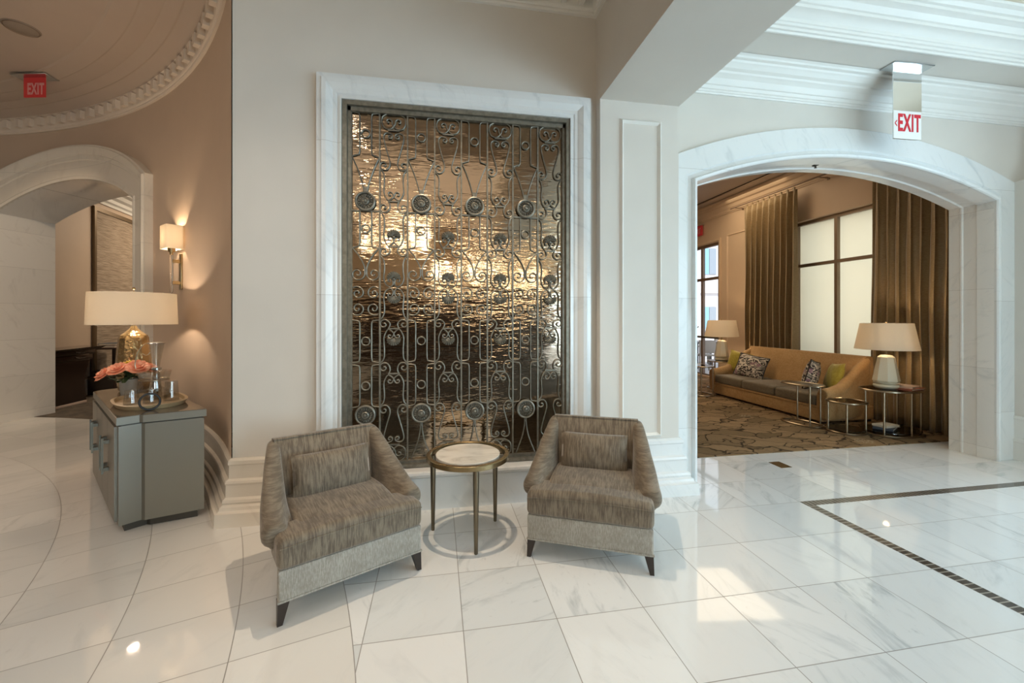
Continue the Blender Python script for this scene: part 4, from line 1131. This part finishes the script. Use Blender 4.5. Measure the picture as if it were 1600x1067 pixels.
# gold lamp
tl = thing('table_lamp', 'hammered gold lamp with wide white drum shade on the cabinet', 'lamp', (-2.78,4.47,.80))
bm = B(); lathe(bm, [(.09,0),(.108,.012),(.122,.10),(.128,.24),(.120,.38),(.108,.49),(.098,.515),(.060,.545),(.032,.575),(.022,.60)], 12); obj('body', bm, M['hammered'], tl, angle=25)
bm = B(); cyl(bm,0,0,.60,.65,.014,12); cyl(bm,0,0,.89,.945,.004,8); bmesh.ops.create_uvsphere(bm, u_segments=10, v_segments=6, radius=.013, matrix=Matrix.Translation((0,0,.95))); obj('stem', bm, M['brass'], tl)
bm = B(); lathe(bm, [(.325,.615),(.315,.905)], 56, cap=False); lathe(bm, [(.320,.618),(.310,.902)], 56, cap=False); obj('lamp_shade', bm, M['shade'], tl)
bm = B(); bmesh.ops.create_uvsphere(bm, u_segments=12, v_segments=8, radius=.03, matrix=Matrix.Translation((0,0,.72))); obj('bulb', bm, M['bulb'], tl)
lamp_light((-2.78,4.47,.80+.76), 19, .04, (1,.80,.60))
# tray with glassware
trc = (-2.25,3.80); tra = math.atan2(ud.y,ud.x)
tr = thing('tray', 'oval pale wooden tray on the cabinet holding the glassware', 'tray', (*trc,.801), tra)
bm = B(); loft(bm, [oval(0,0,.34,.20,.0,56,2.5), oval(0,0,.34,.20,.008,56,2.5)]); obj('base', bm, M['tray'], tr, angle=30)
bm = B(); loft(bm, [oval(0,0,.345,.205,.0,56,2.5), oval(0,0,.365,.225,.034,56,2.5), oval(0,0,.345,.205,.034,56,2.5), oval(0,0,.335,.197,.006,56,2.5)], cap=False); obj('rim', bm, M['tray'], tr, angle=30)
bm = B(); tube(bm, [(.058*math.cos(2*PI*i/32), 0, .058*math.sin(2*PI*i/32)) for i in range(32)], .0075, 8, closed=True)
o = obj('ring_handle', bm, M['black'], tr, label='black leather ring handle')
q = Vector((-2.065-trc[0], 3.485-trc[1])); q = Matrix.Rotation(-tra,2) @ q
o.location = (q.x,q.y,.064); o.rotation_euler = (0,0,R(30)-tra)
def tumbler(label, x, y, h=.108, r=.052):
    t = thing('drinking_glass', label, 'glass', (x,y,.8105), 0, 'clear tumblers on the tray')
    bm = B(); lathe(bm, [(r,0),(r*.80,h),(r*.76,h-.003),(r*.94,.006),(.001,.004)], 32); o = obj('body', bm, M['thin'], t, angle=50)
tumbler('clear tumbler at the left end of the tray, below the flower pot', -2.315, 3.70)
tumbler('clear tumbler in the middle of the tray, just right of the ring handle', -2.205, 3.735)
tumbler('tallest clear tumbler, at the right of the tray', -2.115, 3.83,.155)
pt = thing('glass_pitcher', 'wide clear glass jug on the tray behind the tumblers', 'jug', (-2.31,3.955,.8105))
bm = B(); lathe(bm, [(.095,0),(.108,.01),(.112,.10),(.098,.155),(.115,.225),(.111,.225),(.094,.155),(.107,.10),(.103,.012),(.001,.008)], 40); obj('body', bm, M['thin'], pt, angle=50)
bm = B(); tube(bm, [(.099*math.cos(2*PI*i/36), .099*math.sin(2*PI*i/36), .155) for i in range(36)], .003, 6, closed=True, up=Vector((0,0,1))); obj('band', bm, M['silver_brass'], pt)
pp = thing('glass_carafe', 'slender clear carafe with thin curved handle and flat steel lid, in the jug', 'carafe', (-2.30,3.965,.822))
bm = B(); lathe(bm, [(.035,0),(.038,.01),(.028,.15),(.022,.235),(.036,.33),(.052,.44),(.049,.44),(.033,.33),(.019,.235),(.025,.15),(.034,.012),(.001,.008)], 32); obj('body', bm, M['thin'], pp, angle=50)
bm = B(); lathe(bm, [(.001,.455),(.056,.450),(.060,.442),(.001,.442)], 28); lathe(bm, [(.030,.222),(.034,.226),(.034,.238),(.030,.242)], 24); obj('lid', bm, M['steel'], pp)
bm = B(); tube(bm, catmull([(-.045,-.02,.445),(-.075,-.04,.43),(-.11,-.05,.36),(-.125,-.05,.28),(-.12,-.05,.24)],5), .0035, 6); tube(bm, catmull([(-.04,-.01,.37),(-.06,-.02,.345),(-.085,-.03,.36)],5), .003, 6); obj('handle', bm, M['silver_brass'], pp)
# flower pot
fp = thing('flower_pot', 'small grey pot of coral ranunculus flowers on the cabinet', 'potted flowers', (-2.62,4.16,.801))
bm = B(); lathe(bm, [(.055,0),(.058,.004),(.070,.150),(.065,.150),(.056,.02),(.001,.02)], 32); obj('pot', bm, M['stone_pot'], fp, angle=40)
bm = B(); rnd = random.Random(5)
for k in range(34):
    a = rnd.uniform(0,2*PI); rr = rnd.uniform(.02,.12); z = rnd.uniform(.15,.21)
    b = B(); bmesh.ops.create_uvsphere(b, u_segments=6, v_segments=4, radius=1)
    merge(bm, b, Matrix.Translation((rr*math.cos(a),rr*math.sin(a),z)) @ Matrix.Rotation(a,4,'Z') @ Matrix.Rotation(rnd.uniform(-.6,.6),4,'Y') @ Matrix.Diagonal((.048,.022,.003,1)))
obj('leaves', bm, M['leaf'], fp)
def bloom(x,y,z,r,mat,seed,tx=0,ty=0):
    rnd = random.Random(seed); bm = B(); T = Matrix.Translation((x,y,z)) @ Matrix.Rotation(ty,4,'Y') @ Matrix.Rotation(tx,4,'X')
    for ring_,(n,tilt,s) in enumerate(((4,80,.42),(6,66,.62),(8,48,.82),(10,28,.98),(11,8,1.08))):
        for k in range(n):
            a = 2*PI*k/n+ring_*.5+rnd.uniform(-.15,.15)
            b = B(); bmesh.ops.create_uvsphere(b, u_segments=8, v_segments=6, radius=1)
            for v in b.verts: v.co.z += .45*v.co.x*v.co.x
            merge(bm, b, T @ Matrix.Rotation(a,4,'Z') @ Matrix.Rotation(-R(tilt),4,'Y') @ Matrix.Translation((r*.52*s,0,0)) @ Matrix.Diagonal((r*.52*s,r*.42*s,r*.08,1)))
    return obj('bloom', bm, mat, fp)
bloom(-.13,-.07,.195,.075,M['petal'],1,.5,-.6); bloom(-.02,-.10,.235,.072,M['petal'],2,.6,-.1); bloom(.10,-.06,.245,.078,M['petal'],3,.5,.4); bloom(.0,.02,.265,.06,M['petal_yellow'],4); bloom(-.09,.05,.24,.065,M['petal'],5,0,-.4); bloom(.13,.04,.225,.065,M['petal'],6,0,.6)
# wall sconce
th_s = R(44.25); sx,sy,_ = hall(th_s, RW, 0)
sc = thing('wall_sconce', 'brass wall sconce with small white box shade on the curved wall', 'wall lamp', (sx,sy,1.70), th_s+PI)
# local +x points to the hall centre
bm = B(); rbox(bm,.0,.018,-.032,.032,.08,.46,.004,2); obj('backplate', bm, M['brass'], sc)
bm = B()
cyl(bm,.09,0,.44,.475,.016,12); cyl(bm,.09,0,.47,.51,.028,16,.035); obj('socket', bm, M['brass'], sc)
for z in (.13,.36):
    bm = B(); rbox(bm,.016,.085,-.014,.014,z,z+.035,.003,1); obj('bracket', bm, M['brass'], sc)
bm = B(); lathe(bm, [(.001,.03),(.014,.05),(.016,.10),(.016,.44),(.001,.45)], 16, (.09,0,0)); obj('rod', bm, M['glass'], sc)
bm = B()
def rrect(x0,x1,y0,y1,z,r=.03,n=5):
    out=[]
    for cx_,cy_,a0 in ((x1-r,y1-r,0),(x0+r,y1-r,90),(x0+r,y0+r,180),(x1-r,y0+r,270)):
        for i in range(n+1): a=R(a0+90*i/n); out.append((cx_+r*math.cos(a),cy_+r*math.sin(a),z))
    return out
loft(bm, [rrect(.0+.012,.165,-.115,.115,.50), rrect(.0+.012,.165,-.115,.115,.745)], True, False)
loft(bm, [rrect(.0+.016,.161,-.111,.111,.502), rrect(.0+.016,.161,-.111,.111,.743)], True, False); obj('lamp_shade', bm, M['shade'], sc, angle=50)
bm = B(); bmesh.ops.create_uvsphere(bm, u_segments=12, v_segments=8, radius=.022, matrix=Matrix.Translation((.09,0,.60))); obj('bulb', bm, M['bulb'], sc)
wsx,wsy,_ = hall(th_s, RW-.09, 0); lamp_light((wsx,wsy,2.33), 15, .03, (1,.76,.52))

# dark lacquer desk beyond the small arch
dk = thing('lacquer_desk', 'black lacquer pedestal desk with flaring top beyond the small arch', 'desk', (-6.10,8.25,0))
def dcurve(z): return .26+.20*((z-.30)/.60)**2 if z>.30 else .26+.05*((.30-z)/.3)**2
bm = B(); rings=[]
for i in range(15):
    z=.04+.70*i/14; w=dcurve(z); rings.append([(-.27,-.36,z),(.06,-.36,z),(.06,w,z),(-.27,w,z)])
loft(bm, rings, True, True); obj('pedestal', bm, M['lacquer'], dk, angle=30)
for z0,z1 in ((.745,.835),(.84,.92)):
    bm = B(); w=dcurve((z0+z1)/2)+.02; rbox(bm,-.27,.075,-.36,w,z0,z1,.006,2); dr = obj('drawer', bm, M['lacquer'], dk)
    bm = B(); tube(bm, [(.08,.05,(z0+z1)/2+.012),(.105,.08,(z0+z1)/2),(.105,.2,(z0+z1)/2),(.08,.23,(z0+z1)/2+.012)], .006, 6); obj('handle', bm, M['steel'], dr)
bm = B(); loft(bm, [[(-.28,-.38,.925),(.12,-.38,.925),(.12,.52,.925),(-.28,.52,.925)],[(-.28,-.38,.955),(.16,-.38,.955),(.16,.62,.975),(-.28,.62,.975)]]); obj('desktop', bm, M['lacquer'], dk, smooth=False)
bm = B(); rbox(bm,-.27,.08,-.33,.28,.003,.04,.004,1); obj('foot', bm, M['book1'], dk)
# small book stand behind the lamp
px_,py_ = -6.32,9.62
bs = thing('book_stand', 'small dark wooden stand by the framed panel, behind the gold lamp', 'stand', (px_,py_,.003))
for z in (.42,.86):
    bm = B(); rbox(bm,-.20,.22,-.30,.30,z,z+.03,.004,1); obj('shelf', bm, M['wood_dark'], bs)
for sx_ in (-.2,.2):
    for sy_ in (-.28,.28):
        bm = B(); box(bm,sx_-.016,sx_+.016,sy_-.016,sy_+.016,0,.86); obj('leg', bm, M['wood_dark'], bs, smooth=False)
bm = B(); rbox(bm,-.22,.22,-.35,.35,.0,.36,.006,1); obj('cupboard', bm, M['lacquer'], bs)
book('dark book lying on the small stand behind the gold lamp', (px_,py_-.05,.003+.89), .3,.42,.045, .1, M['book2'], 'books on the dark stand')
book('blue-grey book topmost on the small stand behind the gold lamp', (px_,py_-.05,.003+.935), .28,.4,.04, .2, M['book3'], 'books on the dark stand')

# ------------------------------------------------------------------ chandeliers behind the viewpoint (seen mirrored in glass and marble)
def chandelier(loc, rad, n, label):
    t = thing('chandelier', label, 'chandelier', loc, 0, 'ring chandeliers behind the viewpoint')
    bm = B(); tube(bm, [(rad*math.cos(2*PI*i/40), rad*math.sin(2*PI*i/40), 0) for i in range(40)], .02, 8, closed=True, up=Vector((0,0,1)))
    cyl(bm,0,0,0,H_CEIL-loc[2],.012,8)
    for k in range(4):
        a = PI/2*k; tube(bm, [(0,0,.5),(rad*math.cos(a),rad*math.sin(a),0)], .008, 6, up=Vector((0,0,1)))
    obj('frame', bm, M['brass'], t)
    for k in range(n):
        a = 2*PI*k/n; bm = B(); bmesh.ops.create_uvsphere(bm, u_segments=8, v_segments=6, radius=.045, matrix=Matrix.Translation((rad*math.cos(a),rad*math.sin(a),.06))); obj('bulb', bm, M['bulb_hot'], t)
chandelier((-1.0,-3.2,3.2), .75, 14, 'brass ring chandelier behind the viewpoint, left one')
chandelier((.8,-5.3,2.75), .8, 14, 'brass ring chandelier behind the viewpoint, middle one')
chandelier((2.6,-6.7,2.6), .7, 12, 'brass ring chandelier behind the viewpoint, rearmost one')
chandelier((-3.6,-3.0,3.1), .75, 12, 'brass ring chandelier over the round hall side, behind the viewpoint')

# ------------------------------------------------------------------ light
DAY = (.57,.84,.99)
def area(loc, target, sx_, sy_, power, col, name):
    o = lamp_light(loc, power, col=col, typ='AREA', name=name); o.data.shape='RECTANGLE'; o.data.size=sx_; o.data.size_y=sy_; aim(o, target); return o
area((6.35,-1.5,1.8),(0,-1.5,1.4), 7.2,2.9, 290, DAY, 'window_daylight')
area((5.2,-7.7,1.45),(.6,2.4,0.3), 1.3,2.6, 170, DAY, 'window_daylight_rear')
# ceiling downlights, plus added fill spots without fixtures
def spot(loc, target, power, ang, r=.04, col=(1,.78,.55), blend=.6):
    o = lamp_light(loc, power, r, col, 'SPOT', 'overhead_spot'); o.data.spot_size = R(ang); o.data.spot_blend = blend; aim(o, target); return o
spot((.09,2.70,4.2),(.25,2.9,0), 215, 58, .014)
spot((-1.1,1.0,4.2),(-1.0,2.4,0), 70, 95, .08, (1,.88,.76))
spot((.7,1.1,4.2),(.75,1.2,0), 32, 100, .14, (.95,.97,1), 1)  # added fill to brighten the middle of the floor
spot((3.7,1.2,3.95),(3.7,1.3,0), 15, 110, .12, (.90,.96,1), 1)  # added floor fill on the right-hand side
spot((-3.9,4.4,4.2),(-5.9,7.3,1.4), 120, 50, .05)  # added fill aimed at the marble jamb of the small arch
area((-.2,-3.0,4.2),(-.2,-3,0), 5,5, 46, (1,.83,.66), 'hall_ceiling_glow')
area((-5.2,2.4,4.2),(-4.9,2.9,0), 3.0,3.0, 72, (1,.82,.66), 'round_hall_glow')
area((4.2,7.5,3.85),(4.6,7.5,0), 1.6,6, 85, (1,.78,.52), 'lounge_ceiling_glow')
area((-5.0,11.2,4.0),(-5.6,11,0), 2,4, 190, (1,.80,.58), 'side_room_glow')
area((XW+.6,5.43,2.1),(XW-1,5.43,2.0), 2.6,2.4, 46, (1,.99,.97), 'daylight_on_blinds')
w = D.worlds.new('sky'); SC.world = w; w.use_nodes = True; nt = w.node_tree; nt.nodes.clear()
bg = nt.nodes.new('ShaderNodeBackground'); bg.inputs[0].default_value = (.78,.88,1,1); bg.inputs[1].default_value = 1.6
wo = nt.nodes.new('ShaderNodeOutputWorld')
sun = lamp_light((0,0,30), 4.2, col=(1,.97,.92), typ='SUN', name='sun'); sun.rotation_euler = Vector((.30,.62,-.72)).to_track_quat('-Z','Y').to_euler(); sun.data.angle = R(.6); nt.links.new(bg.outputs[0], wo.inputs[0])

# ------------------------------------------------------------------ camera
cam = D.cameras.new('camera'); co = D.objects.new('camera', cam); COL.objects.link(co)
cam.sensor_width = 36; cam.lens = 654.7/1600*36; cam.shift_y = -(533.5-496)/1600; cam.clip_start = .05; cam.clip_end = 200
co.location = (0,0,1.48); co.rotation_euler = (R(90),0,-.1779); SC.camera = co
SC.view_settings.view_transform = 'Standard'; SC.view_settings.look = 'None'; SC.view_settings.gamma = 1
SC.view_settings.use_curve_mapping = False; SC.view_settings.exposure = 0.04
SC.cycles.use_denoising = True; SC.cycles.max_bounces = 8; SC.cycles.diffuse_bounces = 5; SC.cycles.glossy_bounces = 4
SC.cycles.transmission_bounces = 8; SC.cycles.transparent_max_bounces = 8; SC.cycles.sample_clamp_indirect = 6
SC.cycles.caustics_reflective = False; SC.cycles.caustics_refractive = False
